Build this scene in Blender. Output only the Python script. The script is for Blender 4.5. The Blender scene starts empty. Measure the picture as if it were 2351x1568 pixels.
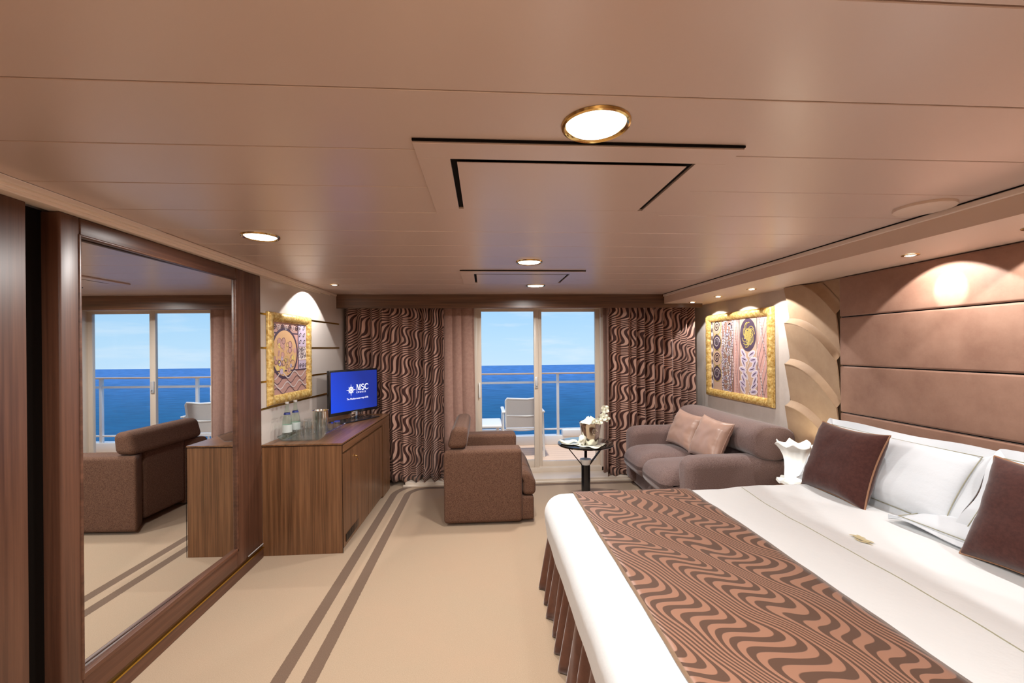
import bpy, bmesh, math, random
from mathutils import Vector, Matrix, noise
random.seed(7)
PI = math.pi
sc = bpy.context.scene
COL = sc.collection
sc.view_settings.view_transform = 'Standard'
sc.view_settings.look = 'None'
sc.view_settings.gamma = 1.0
sc.view_settings.use_curve_mapping = False
sc.view_settings.exposure = 0.0
sc.cycles.use_denoising = True
sc.cycles.max_bounces = 10
sc.cycles.diffuse_bounces = 6
sc.cycles.transparent_max_bounces = 16
sc.cycles.sample_clamp_indirect = 6.0
sc.cycles.caustics_reflective = False
sc.cycles.caustics_refractive = False

# ------------------------------------------------------------------ camera
F_PX, YAW, ROLL, SHIFT, CAM_Z = 980.0, .0653, -.0088, 15.5, 1.55
fwd = Vector((math.sin(YAW), math.cos(YAW), 0))
rt0 = Vector((math.cos(YAW), -math.sin(YAW), 0)); up0 = rt0.cross(fwd)
rt = rt0*math.cos(ROLL) + up0*math.sin(ROLL); up = up0*math.cos(ROLL) - rt0*math.sin(ROLL)
cam = bpy.data.cameras.new('camera'); camo = bpy.data.objects.new('camera', cam); COL.objects.link(camo)
cam.sensor_width = 36; cam.lens = F_PX/2351*36; cam.shift_y = SHIFT/2351
cam.clip_start = .02; cam.clip_end = 5000
m = Matrix((rt, up, -fwd)).transposed().to_4x4(); m.translation = (0, 0, CAM_Z)
camo.matrix_world = m
sc.camera = camo

# ------------------------------------------------------------------ world: pale sea sky with thin cloud
w = bpy.data.worlds.new('sky'); sc.world = w; w.use_nodes = True
nt = w.node_tree; nt.nodes.clear()
tc = nt.nodes.new('ShaderNodeTexCoord'); sp = nt.nodes.new('ShaderNodeSeparateXYZ')
nt.links.new(tc.outputs['Generated'], sp.inputs[0])
cr = nt.nodes.new('ShaderNodeValToRGB')
mr = nt.nodes.new('ShaderNodeMapRange'); mr.inputs[1].default_value = -.05; mr.inputs[2].default_value = .6
nt.links.new(sp.outputs[2], mr.inputs[0]); nt.links.new(mr.outputs[0], cr.inputs[0])
e = cr.color_ramp.elements
e[0].position = 0; e[0].color = (.58, .78, .96, 1)
e[1].position = 1; e[1].color = (.10, .28, .72, 1)
x = e.new(.10); x.color = (.50, .74, .95, 1)
x = e.new(.24); x.color = (.36, .64, .93, 1)
mp = nt.nodes.new('ShaderNodeMapping'); mp.inputs['Scale'].default_value = (2.2, 2.2, 16)
nt.links.new(tc.outputs['Generated'], mp.inputs[0])
nz = nt.nodes.new('ShaderNodeTexNoise'); nz.inputs['Scale'].default_value = 2.4; nz.inputs['Detail'].default_value = 6; nz.inputs['Roughness'].default_value = .6
nt.links.new(mp.outputs[0], nz.inputs[0])
mr2 = nt.nodes.new('ShaderNodeMapRange'); mr2.inputs[1].default_value = .5; mr2.inputs[2].default_value = .78; mr2.inputs[4].default_value = .55
nt.links.new(nz.outputs[0], mr2.inputs[0])
mx = nt.nodes.new('ShaderNodeMix'); mx.data_type = 'RGBA'
nt.links.new(mr2.outputs[0], mx.inputs[0]); nt.links.new(cr.outputs[0], mx.inputs[6]); mx.inputs[7].default_value = (.80, .88, .96, 1)
bg = nt.nodes.new('ShaderNodeBackground'); bg.inputs[1].default_value = 1.08
nt.links.new(mx.outputs[2], bg.inputs[0])
wo = nt.nodes.new('ShaderNodeOutputWorld'); nt.links.new(bg.outputs[0], wo.inputs[0])
# high sun over the ship, reaching only the outer balcony
sl = bpy.data.lights.new('sun', 'SUN'); sl.energy = 2.6; sl.angle = math.radians(3); sl.color = (1, .95, .88)
so = bpy.data.objects.new('sun', sl); COL.objects.link(so); so.location = (0, -5, 12)
so.rotation_euler = Vector((.10, .12, -1)).to_track_quat('-Z', 'Y').to_euler()

LAMP_W = 23.5       # ceiling downlights (W each)
WARM = (1.0, .985, .955)

# ------------------------------------------------------------------ node helper and materials
class NT:
    def __init__(s, name):
        s.m = bpy.data.materials.new(name); s.m.use_nodes = True
        s.t = s.m.node_tree; s.b = s.t.nodes['Principled BSDF']; s.out = s.t.nodes['Material Output']
    def n(s, ty, **kw):
        n = s.t.nodes.new('ShaderNode' + ty)
        for k, v in kw.items():
            if k.startswith('i_'): s.put(n.inputs[k[2:]], v)
            else: setattr(n, k, v)
        return n
    def put(s, sock, v):
        if isinstance(v, bpy.types.NodeSocket): s.t.links.new(v, sock)
        elif v is not None: sock.default_value = v
    def ma(s, op, a, b=None, c=None):
        n = s.t.nodes.new('ShaderNodeMath'); n.operation = op
        s.put(n.inputs[0], a)
        if b is not None: s.put(n.inputs[1], b)
        if c is not None: s.put(n.inputs[2], c)
        return n.outputs[0]
    def mix(s, f, a, b):
        n = s.t.nodes.new('ShaderNodeMix'); n.data_type = 'RGBA'
        s.put(n.inputs[0], f); s.put(n.inputs[6], a); s.put(n.inputs[7], b)
        return n.outputs[2]
    def coord(s, kind='Object', scale=(1, 1, 1), loc=(0, 0, 0), rot=(0, 0, 0)):
        t = s.n('TexCoord'); mp = s.n('Mapping'); mp.inputs['Scale'].default_value = scale
        mp.inputs['Location'].default_value = loc; mp.inputs['Rotation'].default_value = rot
        s.t.links.new(t.outputs[kind], mp.inputs[0]); return mp.outputs[0]
    def noise(s, vec, scale, detail=4, rough=.55):
        n = s.n('TexNoise'); n.inputs['Scale'].default_value = scale; n.inputs['Detail'].default_value = detail
        n.inputs['Roughness'].default_value = rough; s.t.links.new(vec, n.inputs['Vector']); return n.outputs[0]
    def ramp(s, f, a, b, lo=0., hi=1.):
        n = s.n('MapRange'); s.put(n.inputs[0], f); n.inputs[1].default_value = a; n.inputs[2].default_value = b
        n.inputs[3].default_value = lo; n.inputs[4].default_value = hi; return n.outputs[0]
    def bump(s, h, strength=.3, dist=.002):
        n = s.n('Bump'); n.inputs['Strength'].default_value = strength; n.inputs['Distance'].default_value = dist
        s.t.links.new(h, n.inputs['Height']); s.t.links.new(n.outputs[0], s.b.inputs['Normal'])
    def set(s, **kw):
        for k, v in kw.items(): s.put(s.b.inputs[k.replace('_', ' ')], v)
        return s

def S(r, g, b):
    f = lambda c: (c/255/12.92) if c/255 <= .04045 else ((c/255+.055)/1.055)**2.4
    return (f(r), f(g), f(b), 1)

def plain(name, col, rough=.5, metal=0, spec=.5, **kw):
    k = NT(name); k.set(Base_Color=col, Roughness=rough, Metallic=metal)
    k.b.inputs['Specular IOR Level'].default_value = spec
    k.set(**kw); return k.m

def wood(name, dark, light, scale, rough=.32):
    k = NT(name)
    a = k.noise(k.coord(scale=scale), 1.0, 5, .6)
    b = k.noise(k.coord(scale=tuple(q*.22 for q in scale), loc=(3, 1, 2)), 1.0, 3, .5)
    f = k.ma('ADD', k.ma('MULTIPLY', a, .6), k.ma('MULTIPLY', b, .4))
    k.set(Base_Color=k.mix(k.ramp(f, .36, .64), dark, light), Roughness=rough)
    k.bump(a, .08, .0008)
    return k.m

WD, WL = S(78, 50, 30), S(136, 95, 64)
M = {}
M['wood_v'] = wood('walnut_vertical', WD, WL, (70, 70, 1.6))
M['wood_y'] = wood('walnut_lengthwise', WD, WL, (60, 1.6, 60), .3)
M['wood_x'] = wood('walnut_across', S(60, 38, 24), S(112, 76, 52), (1.6, 60, 60), .35)
RD, RL = S(70, 42, 30), S(106, 70, 52)
M['robe_v'] = wood('wardrobe_wood_vertical', RD, RL, (60, 60, 1.3), .42)
M['robe_y'] = wood('wardrobe_wood_lengthwise', RD, RL, (50, 1.3, 50), .4)
M['light_wood'] = wood('honey_wood', S(176, 122, 78), S(206, 156, 106), (4, 2, 60), .35)

def fabric(name, c1, c2, sc_=260, rough=.9, sheen=.25, bs=.35, spec=.15):
    k = NT(name); v = k.coord()
    a = k.noise(v, sc_, 3, .7); b = k.noise(v, 6, 3)
    c = k.mix(k.ramp(a, .35, .65), c1, c2)
    k.set(Base_Color=c, Roughness=rough, Sheen_Weight=sheen, Sheen_Roughness=.4)
    k.b.inputs['Specular IOR Level'].default_value = spec
    k.bump(a, bs, .0015); return k.m
M['chair_fab'] = fabric('brown_chenille', S(78, 54, 42), S(116, 86, 70), 170, sheen=.08)
M['sofa_fab'] = fabric('taupe_chenille', S(100, 80, 76), S(140, 118, 112), 190, sheen=.4)
M['velvet'] = fabric('chocolate_velvet', S(66, 38, 34), S(78, 46, 40), 60, .8, .35, .05)
M['tan_satin'] = plain('tan_satin', S(176, 140, 122), .33, 0, .6, Sheen_Weight=.3)
M['skirt'] = fabric('brown_satin_skirt', S(88, 50, 34), S(100, 60, 42), 20, .5, .5, .05, .4)
M['sheer'] = fabric('rose_lining_cloth', S(156, 122, 110), S(168, 134, 120), 30, .8, .4, .05)
M['piping'] = plain('bronze_piping', S(150, 108, 78), .5)
M['darkpiping'] = plain('dark_brown_piping', S(60, 34, 26), .6)
M['olive'] = plain('olive_stitching', S(150, 146, 122), .7)
M['black'] = plain('black_gap', (.006, .004, .003, 1), .8, spec=.1)
M['gold'] = plain('gold_metal', S(198, 158, 60), .3, 1)
M['brass'] = plain('polished_brass', S(214, 178, 112), .15, 1)
M['steel'] = plain('polished_steel', (.78, .76, .68, 1), .14, 1)
M['chrome'] = plain('chrome', (.8, .8, .8, 1), .08, 1)
M['white_metal'] = plain('white_painted_metal', (.82, .82, .80, 1), .4)
M['door_paint'] = plain('cream_door_frame_paint', S(214, 200, 184), .35)
M['porcelain'] = plain('white_porcelain', (.85, .85, .8, 1), .2)
M['black_gloss'] = plain('glossy_black_plastic', (.012, .012, .014, 1), .12)
M['dark_metal'] = plain('dark_bronze_metal', S(60, 52, 48), .3, .6)
M['petal'] = plain('cream_petal', (.84, .82, .66, 1), .5, Subsurface_Weight=.15)
M['napkin'] = plain('ivory_napkin', (.83, .82, .68, 1), .7)
M['silver_plastic'] = plain('silver_plastic', (.6, .6, .6, 1), .35, .4)
M['mesh_fab'] = fabric('white_mesh_sling', S(196, 192, 190), S(214, 210, 206), 300)
M['mirror'] = plain('mirror_silver', (.93, .96, .97, 1), .0, 1)
M['tintglass'] = plain('smoked_table_glass', (.02, .02, .018, 1), .04, 0, .8)

def white_linen(name, base):
    k = NT(name); v = k.coord()
    k.set(Base_Color=base, Roughness=.75, Sheen_Weight=.15)
    n = k.noise(v, 5, 5, .6); k.bump(n, .25, .02)
    return k.m
M['linen'] = white_linen('white_cotton', (.72, .725, .72, 1))
M['linen2'] = white_linen('white_pillow_cotton', (.62, .65, .68, 1))

def glass(name, tint, gl=.0, base=.06):
    k = NT(name)
    k.t.nodes.remove(k.b)
    tr = k.n('BsdfTransparent'); tr.inputs[0].default_value = tint
    g = k.n('BsdfGlossy'); g.inputs[0].default_value = (1, 1, 1, 1); g.inputs[1].default_value = gl
    fr = k.n('LayerWeight'); fr.inputs[0].default_value = .5
    ms = k.n('MixShader'); k.t.links.new(k.ma('ADD', k.ma('MULTIPLY', k.ma('POWER', fr.outputs['Facing'], 3.5), .75), base), ms.inputs[0])
    k.t.links.new(tr.outputs[0], ms.inputs[1]); k.t.links.new(g.outputs[0], ms.inputs[2])
    k.t.links.new(ms.outputs[0], k.out.inputs[0]); return k.m
M['pane'] = glass('window_glass', (.985, .99, .995, 1), 0, .0)
M['glassware'] = glass('clear_glass', (.93, .95, .95, 1), .03, .08)
M['bottle_glass'] = glass('pale_green_glass', (.86, .93, .88, 1), .03, .05)
M['acrylic'] = glass('clear_acrylic', (.90, .94, .98, 1), .05, .10)
M['green_glass'] = plain('dark_green_bottle_glass', (.008, .03, .012, 1), .06, 0, .8)

def emit(name, col, st):
    k = NT(name); k.set(Base_Color=col, Emission_Color=col, Emission_Strength=st); return k.m
M['lamp_on'] = emit('lit_lamp_lens', (1, .98, .95, 1), 9)
M['spot_on'] = emit('lit_spot_bulb', (1, .95, .85, 1), 14)

def ceiling_mat():
    k = NT('taupe_lacquered_metal')
    n = k.noise(k.coord(scale=(2.0, 420, 1)), 1, 2, .5)
    k.set(Base_Color=S(216, 194, 182), Roughness=k.ramp(n, .3, .7, .285, .30), Metallic=.15)
    k.b.inputs['Specular IOR Level'].default_value = .6
    return k.m
M['ceil'] = ceiling_mat()
M['cream_trim'] = plain('cream_trim_paint', S(238, 222, 208), .4)
M['soffit'] = plain('beige_soffit_paint', S(222, 198, 180), .4)

def suede(name, c1, c2):
    k = NT(name); v = k.coord()
    a = k.noise(v, 5, 6, .7); b = k.noise(v, 90, 2)
    k.set(Base_Color=k.mix(k.ramp(a, .3, .7), c1, c2), Roughness=.62, Sheen_Weight=.5, Sheen_Roughness=.35)
    k.b.inputs['Specular IOR Level'].default_value = .35
    k.bump(b, .12, .001); return k.m
M['suede'] = suede('brown_suede', S(134, 98, 80), S(156, 120, 100))
M['suede2'] = suede('sand_suede', S(158, 128, 100), S(174, 146, 116))
M['wall_r'] = suede('grey_beige_wallcovering', S(190, 178, 168), S(204, 192, 182))
M['wall_plain'] = plain('beige_wall', S(190, 165, 140), .6)
M['panel_white'] = plain('satin_ivory_panel', S(206, 196, 188), .25, 0, .6)

def carpet():
    k = NT('beige_carpet_with_brown_border')
    v = k.coord('Object'); s = k.n('SeparateXYZ'); k.t.links.new(v, s.inputs[0])
    X, Y = s.outputs[0], s.outputs[1]
    dx = k.ma('MAXIMUM', k.ma('SUBTRACT', -.62, X), 0.); dy = k.ma('MAXIMUM', k.ma('SUBTRACT', Y, 4.60), 0.)
    d = k.ma('SQRT', k.ma('ADD', k.ma('MULTIPLY', dx, dx), k.ma('MULTIPLY', dy, dy)))
    wob = k.ma('MULTIPLY', k.ma('SUBTRACT', k.noise(v, 120, 2), .5), .008)
    d = k.ma('ADD', d, wob)
    band = lambda a, b: k.ma('MULTIPLY', k.ma('GREATER_THAN', d, a), k.ma('LESS_THAN', d, b))
    f = k.ma('ADD', band(.175, .245), band(.32, .39))
    a = k.noise(v, 260, 3, .8); b = k.noise(v, 2.2, 4, .6)
    base = k.mix(k.ramp(a, .3, .7), S(157, 134, 109), S(182, 159, 134))
    base = k.mix(k.ramp(b, .35, .7, 0, .35), base, S(178, 146, 120))
    br = k.mix(k.ramp(a, .3, .7), S(98, 76, 60), S(120, 96, 78))
    k.set(Base_Color=k.mix(f, base, br), Roughness=.95, Sheen_Weight=.2)
    k.b.inputs['Specular IOR Level'].default_value = .1
    k.bump(a, .4, .003); return k.m
M['carpet'] = carpet()

def waves(name, uvkind, dark, light, per, pitch, c1, k1, rot=0., rough=.45, edge=None, drift=.05):
    """rows of S-shaped stripes that crowd into fine slanting lines once every `per` metres"""
    k = NT(name)
    v = k.coord(uvkind, rot=(0, 0, rot)); s = k.n('SeparateXYZ'); k.t.links.new(v, s.inputs[0])
    v2 = k.coord(uvkind, rot=(0, 0, rot), loc=(4, 7, 0))
    u = k.ma('ADD', s.outputs[0], k.ma('MULTIPLY', k.ma('SUBTRACT', k.noise(v, 2.6, 1), .5), drift*2))
    w_ = k.ma('ADD', s.outputs[1], k.ma('MULTIPLY', k.ma('SUBTRACT', k.noise(v2, 2.2, 1), .5), drift*2.4))
    kk = k.ma('ADD', k1, k.ma('MULTIPLY', k.ma('SUBTRACT', k.noise(v2, 1.6, 1), .5), 3.0))
    ph = k.ma('MULTIPLY', w_, 2*PI/per)
    G = k.ma('MULTIPLY', k.ma('ADD', w_, k.ma('MULTIPLY', k.ma('ADD', k.ma('MULTIPLY', k.ma('SINE', ph), kk), k.ma('MULTIPLY', k.ma('SINE', k.ma('MULTIPLY', ph, 2.)), .12)), per/(2*PI))), c1)
    st = k.ma('SINE', k.ma('MULTIPLY', k.ma('SUBTRACT', u, G), 2*PI/pitch))
    f = k.ramp(st, -.12, .18)
    col = k.mix(f, dark, light)
    if edge:
        t = k.n('TexCoord'); s2 = k.n('SeparateXYZ'); k.t.links.new(t.outputs['UV'], s2.inputs[0])
        g = k.ma('GREATER_THAN', k.ma('ABSOLUTE', s2.outputs[0]), edge)
        col = k.mix(g, col, S(126, 98, 74))
    k.set(Base_Color=col, Roughness=k.ramp(f, 0, 1, rough+.25, rough), Sheen_Weight=.15)
    k.b.inputs['Specular IOR Level'].default_value = .35
    k.bump(f, .25, .0015); return k.m
M['drape'] = waves('drape_wave_satin', 'UV', S(66, 36, 30), S(198, 158, 140), .33, .078, 1.3, 1.55, rot=.12, drift=.05)
M['runner'] = waves('runner_wave_satin', 'UV', S(80, 52, 35), S(146, 104, 82), .26, .062, 1.5, 1.9, rot=-.915, edge=.372, drift=.08)

def sea_mat():
    k = NT('sea_water'); v = k.coord('Object')
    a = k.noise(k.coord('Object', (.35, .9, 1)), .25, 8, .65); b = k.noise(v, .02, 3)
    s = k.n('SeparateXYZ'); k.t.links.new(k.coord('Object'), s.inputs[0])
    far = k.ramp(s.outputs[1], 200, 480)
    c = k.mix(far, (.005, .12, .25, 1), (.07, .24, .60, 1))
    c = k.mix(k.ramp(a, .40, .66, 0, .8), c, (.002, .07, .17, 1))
    k.set(Base_Color=c, Roughness=.5); k.b.inputs['Specular IOR Level'].default_value = .12
    return k.m
M['sea'] = sea_mat()
def deck_mat():
    k = NT('teak_deck'); v = k.coord()
    s = k.n('SeparateXYZ'); k.t.links.new(v, s.inputs[0])
    g = k.ma('LESS_THAN', k.ma('FRACT', k.ma('MULTIPLY', s.outputs[1], 9.)), .06)
    n = k.noise(k.coord(scale=(2, 40, 1)), 1, 4)
    k.set(Base_Color=k.mix(g, k.mix(n, S(214, 180, 150), S(232, 204, 178)), S(190, 150, 120)), Roughness=.6); return k.m
M['deck'] = deck_mat()
def gold_frame():
    k = NT('gilded_carved_wood'); v = k.coord()
    n = k.noise(v, 45, 4, .6)
    k.set(Base_Color=k.mix(k.ramp(n, .35, .65), S(190, 144, 62), S(240, 212, 140)), Roughness=.36, Metallic=.4)
    k.bump(n, .3, .003); return k.m
M['gilt'] = gold_frame()
def shade_glass():
    k = NT('lit_frosted_glass_shade'); s = k.n('SeparateXYZ'); k.t.links.new(k.coord(), s.inputs[0])
    k.set(Base_Color=(.9, .9, .86, 1), Roughness=.3, Emission_Color=(1., .98, .90, 1), Emission_Strength=k.ramp(s.outputs[2], .12, .27, 1.3, .06)); return k.m
M['shade'] = shade_glass()
def tv_mat():
    k = NT('lit_blue_screen'); v = k.coord()
    s = k.n('SeparateXYZ'); k.t.links.new(v, s.inputs[0])
    f = k.ramp(k.ma('ADD', k.ma('MULTIPLY', s.outputs[0], 1.), k.ma('MULTIPLY', s.outputs[2], .6)), -.25, .35)
    c = k.mix(f, (.012, .075, .82, 1), (.008, .028, .30, 1))
    k.set(Base_Color=(.004, .005, .01, 1), Roughness=.25, Emission_Color=c, Emission_Strength=1.0); return k.m
M['tv'] = tv_mat()
M['glow_white'] = emit('lit_white_letters', (1, 1, 1, 1), 1.0)
for nm, c in dict(c_mauve=S(178, 138, 128), c_dark=S(70, 52, 70), c_tan=S(190, 158, 136), c_pale=S(222, 208, 206), c_lilac=S(186, 170, 190),
                  c_gold=S(216, 192, 110), c_brown=S(140, 106, 92), c_peach=S(206, 164, 120), c_grey=S(150, 138, 140), c_rose=S(196, 150, 140)).items():
    M[nm] = plain('paint_' + nm[2:], c, .6)

# ------------------------------------------------------------------ object helpers
OFF = {}
def tag(o, label=None, cat=None, group=None, kind=None):
    if label: o['label'] = label
    if cat: o['category'] = cat
    if group: o['group'] = group
    if kind: o['kind'] = kind
    return o
def thing(name, label, cat, loc=(0, 0, 0), group=None, mat=None):
    o = bpy.data.objects.new(name, None); COL.objects.link(o); o.empty_display_size = .1
    if mat is not None: o.matrix_world = mat; OFF[o.name] = Vector((0, 0, 0))
    else: o.location = loc; OFF[o.name] = Vector(loc)
    return tag(o, label, cat, group)
def obj(name, bm, mat, parent=None, smooth=35, uvs=None):
    """link the bmesh as one object; under a parent its world vertices are moved to the parent's frame"""
    if parent is not None:
        off = OFF.get(parent.name, Vector((0, 0, 0)))
        if off.length > 0: bmesh.ops.translate(bm, verts=bm.verts, vec=-off)
    bmesh.ops.recalc_face_normals(bm, faces=bm.faces) if uvs is None else None
    me = bpy.data.meshes.new(name); bm.to_mesh(me); bm.free()
    for mm in (mat if isinstance(mat, (list, tuple)) else [mat]): me.materials.append(M[mm] if isinstance(mm, str) else mm)
    if smooth:
        for p in me.polygons: p.use_smooth = True
        me.set_sharp_from_angle(angle=math.radians(smooth))
    o = bpy.data.objects.new(name, me); COL.objects.link(o)
    if parent is not None:
        o.parent = parent; OFF[o.name] = OFF.get(parent.name, Vector((0, 0, 0)))
    return o
def struct(name, bm, mat, parent=None, **kw):
    o = obj(name, bm, mat, parent, **kw)
    if parent is None: o['kind'] = 'structure'
    return o
def B(): return bmesh.new()
def box(bm, x0, x1, y0, y1, z0, z1, bev=0, seg=2, mi=0):
    xs, ys, zs = sorted((x0, x1)), sorted((y0, y1)), sorted((z0, z1))
    v = [bm.verts.new((a, b, c)) for a in xs for b in ys for c in zs]
    fs = [bm.faces.new([v[i] for i in q]) for q in ((0, 1, 3, 2), (4, 6, 7, 5), (0, 4, 5, 1), (2, 3, 7, 6), (0, 2, 6, 4), (1, 5, 7, 3))]
    for f in fs: f.material_index = mi
    if bev:
        es = list({e for f in fs for e in f.edges})
        bmesh.ops.bevel(bm, geom=es, offset=bev, segments=seg, affect='EDGES', profile=.5)
    return bm
def prism(bm, poly, z0, z1, bev=0, seg=2, axis='z', mi=0):
    """extrude a 2-D polygon along an axis"""
    def P(a, b, c): return {'z': (a, b, c), 'y': (a, c, b), 'x': (c, a, b)}[axis]
    lo = [bm.verts.new(P(a, b, z0)) for a, b in poly]; hi = [bm.verts.new(P(a, b, z1)) for a, b in poly]
    n = len(poly); fs = [bm.faces.new(lo[::-1]), bm.faces.new(hi)]
    for i in range(n): fs.append(bm.faces.new((lo[i], lo[(i+1) % n], hi[(i+1) % n], hi[i])))
    for f in fs: f.material_index = mi
    if bev: bmesh.ops.bevel(bm, geom=list({e for f in fs for e in f.edges}), offset=bev, segments=seg, affect='EDGES', profile=.5)
    return bm
def lathe(bm, prof, c=(0, 0, 0), n=32, caps=True, fn=None):
    rings = []
    for r, z in prof:
        ring = []
        for i in range(n):
            a = 2*PI*i/n; p = (r*math.cos(a), r*math.sin(a), z)
            if fn: p = fn(a, r, z)
            ring.append(bm.verts.new((p[0]+c[0], p[1]+c[1], p[2]+c[2])))
        rings.append(ring)
    for a, b in zip(rings, rings[1:]):
        for i in range(n): bm.faces.new((a[i], a[(i+1) % n], b[(i+1) % n], b[i]))
    if caps:
        if prof[0][0] > 1e-4: bm.faces.new(rings[0][::-1])
        if prof[-1][0] > 1e-4: bm.faces.new(rings[-1])
    return bm
def tube(bm, pts, r, n=8, closed=False, mi=0):
    pts = [Vector(p) for p in pts]; L = len(pts); rings = []
    ref = Vector((.31, .17, .93)).normalized()
    for i, p in enumerate(pts):
        if closed: d = (pts[(i+1) % L]-pts[i-1]).normalized()
        else: d = (pts[min(i+1, L-1)]-pts[max(i-1, 0)]).normalized()
        a = d.cross(ref)
        if a.length < .05: a = d.cross(Vector((1, 0, 0)))
        a.normalize(); b = d.cross(a)
        rr = r[i] if isinstance(r, (list, tuple)) else r
        rings.append([bm.verts.new(p+(a*math.cos(2*PI*k/n)+b*math.sin(2*PI*k/n))*rr) for k in range(n)])
    for i in range(L if closed else L-1):
        A_, B_ = rings[i], rings[(i+1) % L]
        for k in range(n):
            f = bm.faces.new((A_[k], A_[(k+1) % n], B_[(k+1) % n], B_[k])); f.material_index = mi
    if not closed: bm.faces.new(rings[0][::-1]); bm.faces.new(rings[-1])
    return bm
def rbox(bm, lo, hi, r, m=6, k=4, fn=None):
    """box with generously rounded edges on a fine grid; fn deforms each point"""
    c = [(a+b)/2 for a, b in zip(lo, hi)]; h = [abs(b-a)/2 for a, b in zip(lo, hi)]
    ax = []
    for q in h:
        rr = min(r, q*.999); inn = q-rr
        t = [inn+rr*math.tan(PI/4*i/k) for i in range(1, k+1)]
        mid = [-inn+2*inn*i/m for i in range(m+1)]
        ax.append([-x_ for x_ in t[::-1]]+mid+t)
    N_ = len(ax[0])-1; vs = {}
    def V(i, j, l):
        key = (i, j, l)
        if key not in vs:
            p = Vector((ax[0][i], ax[1][j], ax[2][l])); q = Vector([max(-(hh-min(r, hh*.999)), min(hh-min(r, hh*.999), a)) for a, hh in zip(p, h)])
            d = p-q
            out = q+Vector([dd for dd in d.normalized()*min(r, min(h)*.999)]) if d.length > 1e-9 else p
            out = out+Vector(c)
            if fn: out = Vector(fn(*out))
            vs[key] = bm.verts.new(out)
        return vs[key]
    for s in (0, N_):
        for i in range(N_):
            for j in range(N_):
                bm.faces.new((V(s, i, j), V(s, i+1, j), V(s, i+1, j+1), V(s, i, j+1)))
                bm.faces.new((V(i, s, j), V(i+1, s, j), V(i+1, s, j+1), V(i, s, j+1)))
                bm.faces.new((V(i, j, s), V(i+1, j, s), V(i+1, j+1, s), V(i, j+1, s)))
    return bm
def frame_mat(o, xd, yd):
    """matrix with origin o, X along xd, Y near yd"""
    x_ = Vector(xd).normalized(); y_ = Vector(yd); z_ = x_.cross(y_).normalized(); y_ = z_.cross(x_)
    m_ = Matrix((x_, y_, z_)).transposed().to_4x4(); m_.translation = Vector(o); return m_
def pillow(bm, w_, h_, t_, n=28, pull=.06, wr=.006, seed=0, flange=0):
    """stuffed cushion lying in XY, thickness in Z; corners stick out, seams at the rim"""
    g = {}
    W2, H2 = w_/2-flange, h_/2-flange
    for s in (1, -1):
        for i in range(n+1):
            for j in range(n+1):
                u = math.sin(PI/2*(2*i/n-1)); v = math.sin(PI/2*(2*j/n-1))
                rim = i in (0, n) or j in (0, n)
                if rim and s < 0: g[(s, i, j)] = g[(1, i, j)]; continue
                x_ = W2*u*(1-pull*(1-v*v)); y_ = H2*v*(1-pull*(1-u*u))
                th = ((1-u**4)*(1-v**4))**.55 if not rim else 0
                e_ = max(abs(u), abs(v))
                wn = noise.noise(Vector((u*3+seed, v*3, s*2)))*.5 + math.sin((v if abs(u) > abs(v) else u)*26+seed)*max(0, e_-.6)*1.2*(1-e_)*3
                z_ = s*(t_/2*th + wr*wn*min(1, th*2))
                g[(s, i, j)] = bm.verts.new((x_, y_, z_))
    for s in (1, -1):
        for i in range(n):
            for j in range(n):
                f = (g[(s, i, j)], g[(s, i+1, j)], g[(s, i+1, j+1)], g[(s, i, j+1)])
                bm.faces.new(f if s > 0 else f[::-1])
    rimk = [(i, 0) for i in range(n)]+[(n, j) for j in range(n)]+[(i, n) for i in range(n, 0, -1)]+[(0, j) for j in range(n, 0, -1)]
    rim = [g[(1, i, j)].co.copy() for i, j in rimk]
    if flange:
        outer = []
        for q, p in enumerate(rim):
            d = Vector((p.x/(W2), p.y/(H2), 0)); e_ = Vector((max(-1, min(1, p.x/W2*1.02)), max(-1, min(1, p.y/H2*1.02)), 0))
            ex = flange*(1 if abs(d.x) > .9 else abs(d.x)**6); ey = flange*(1 if abs(d.y) > .9 else abs(d.y)**6)
            outer.append(Vector((p.x+math.copysign(ex, p.x), p.y+math.copysign(ey, p.y), .012*math.sin(q*.45+seed))))
        vo = [[bm.verts.new(o_+Vector((0, 0, s*.002))) for o_ in outer] for s in (1, -1)]
        L = len(rim); vi = [[bm.verts.new(p*.985+Vector((0, 0, s*.004))) for p in rim] for s in (1, -1)]
        for q in range(L):
            r_ = (q+1) % L
            bm.faces.new((vi[0][q], vi[0][r_], vo[0][r_], vo[0][q])); bm.faces.new((vi[1][r_], vi[1][q], vo[1][q], vo[1][r_]))
            bm.faces.new((vo[0][q], vo[0][r_], vo[1][r_], vo[1][q])); bm.faces.new((vi[1][q], vi[1][r_], vi[0][r_], vi[0][q]))
    return rim
def copy_tree(o, parent=None):
    c = o.copy(); COL.objects.link(c)
    if parent is not None: c.parent = parent
    for ch in list(o.children): copy_tree(ch, c)
    return c

# ================================================================== ROOM SHELL
H = 2.15
XL = lambda y: -1.685 if y < 3.3 else -1.685+(y-3.3)*.095/1.48      # face of the left wall
XR = 2.62
struct('floor', box(B(), -2.2, 2.8, -1.6, 5.25, -.05, 0), 'carpet')
bm = B()
y0 = 1.0-.30*9
while y0 < 4.75:
    box(bm, -1.62, 2.05, y0+.0022, min(y0+.2978, 4.74), H, H+.012, .0015, 1); y0 += .30
box(bm, -2.2, 2.8, -1.6, 5.27, H+.012, H+.05)
struct('ceiling', bm, 'ceil')
struct('wall_back', box(B(), -2.2, 2.8, -1.65, -1.6, 0, H+.05), 'wall_plain')
bm = B(); box(bm, XR, XR+.12, -1.65, 5.25, 0, H+.05)
struct('wall_right', bm, 'wall_r')
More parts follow.
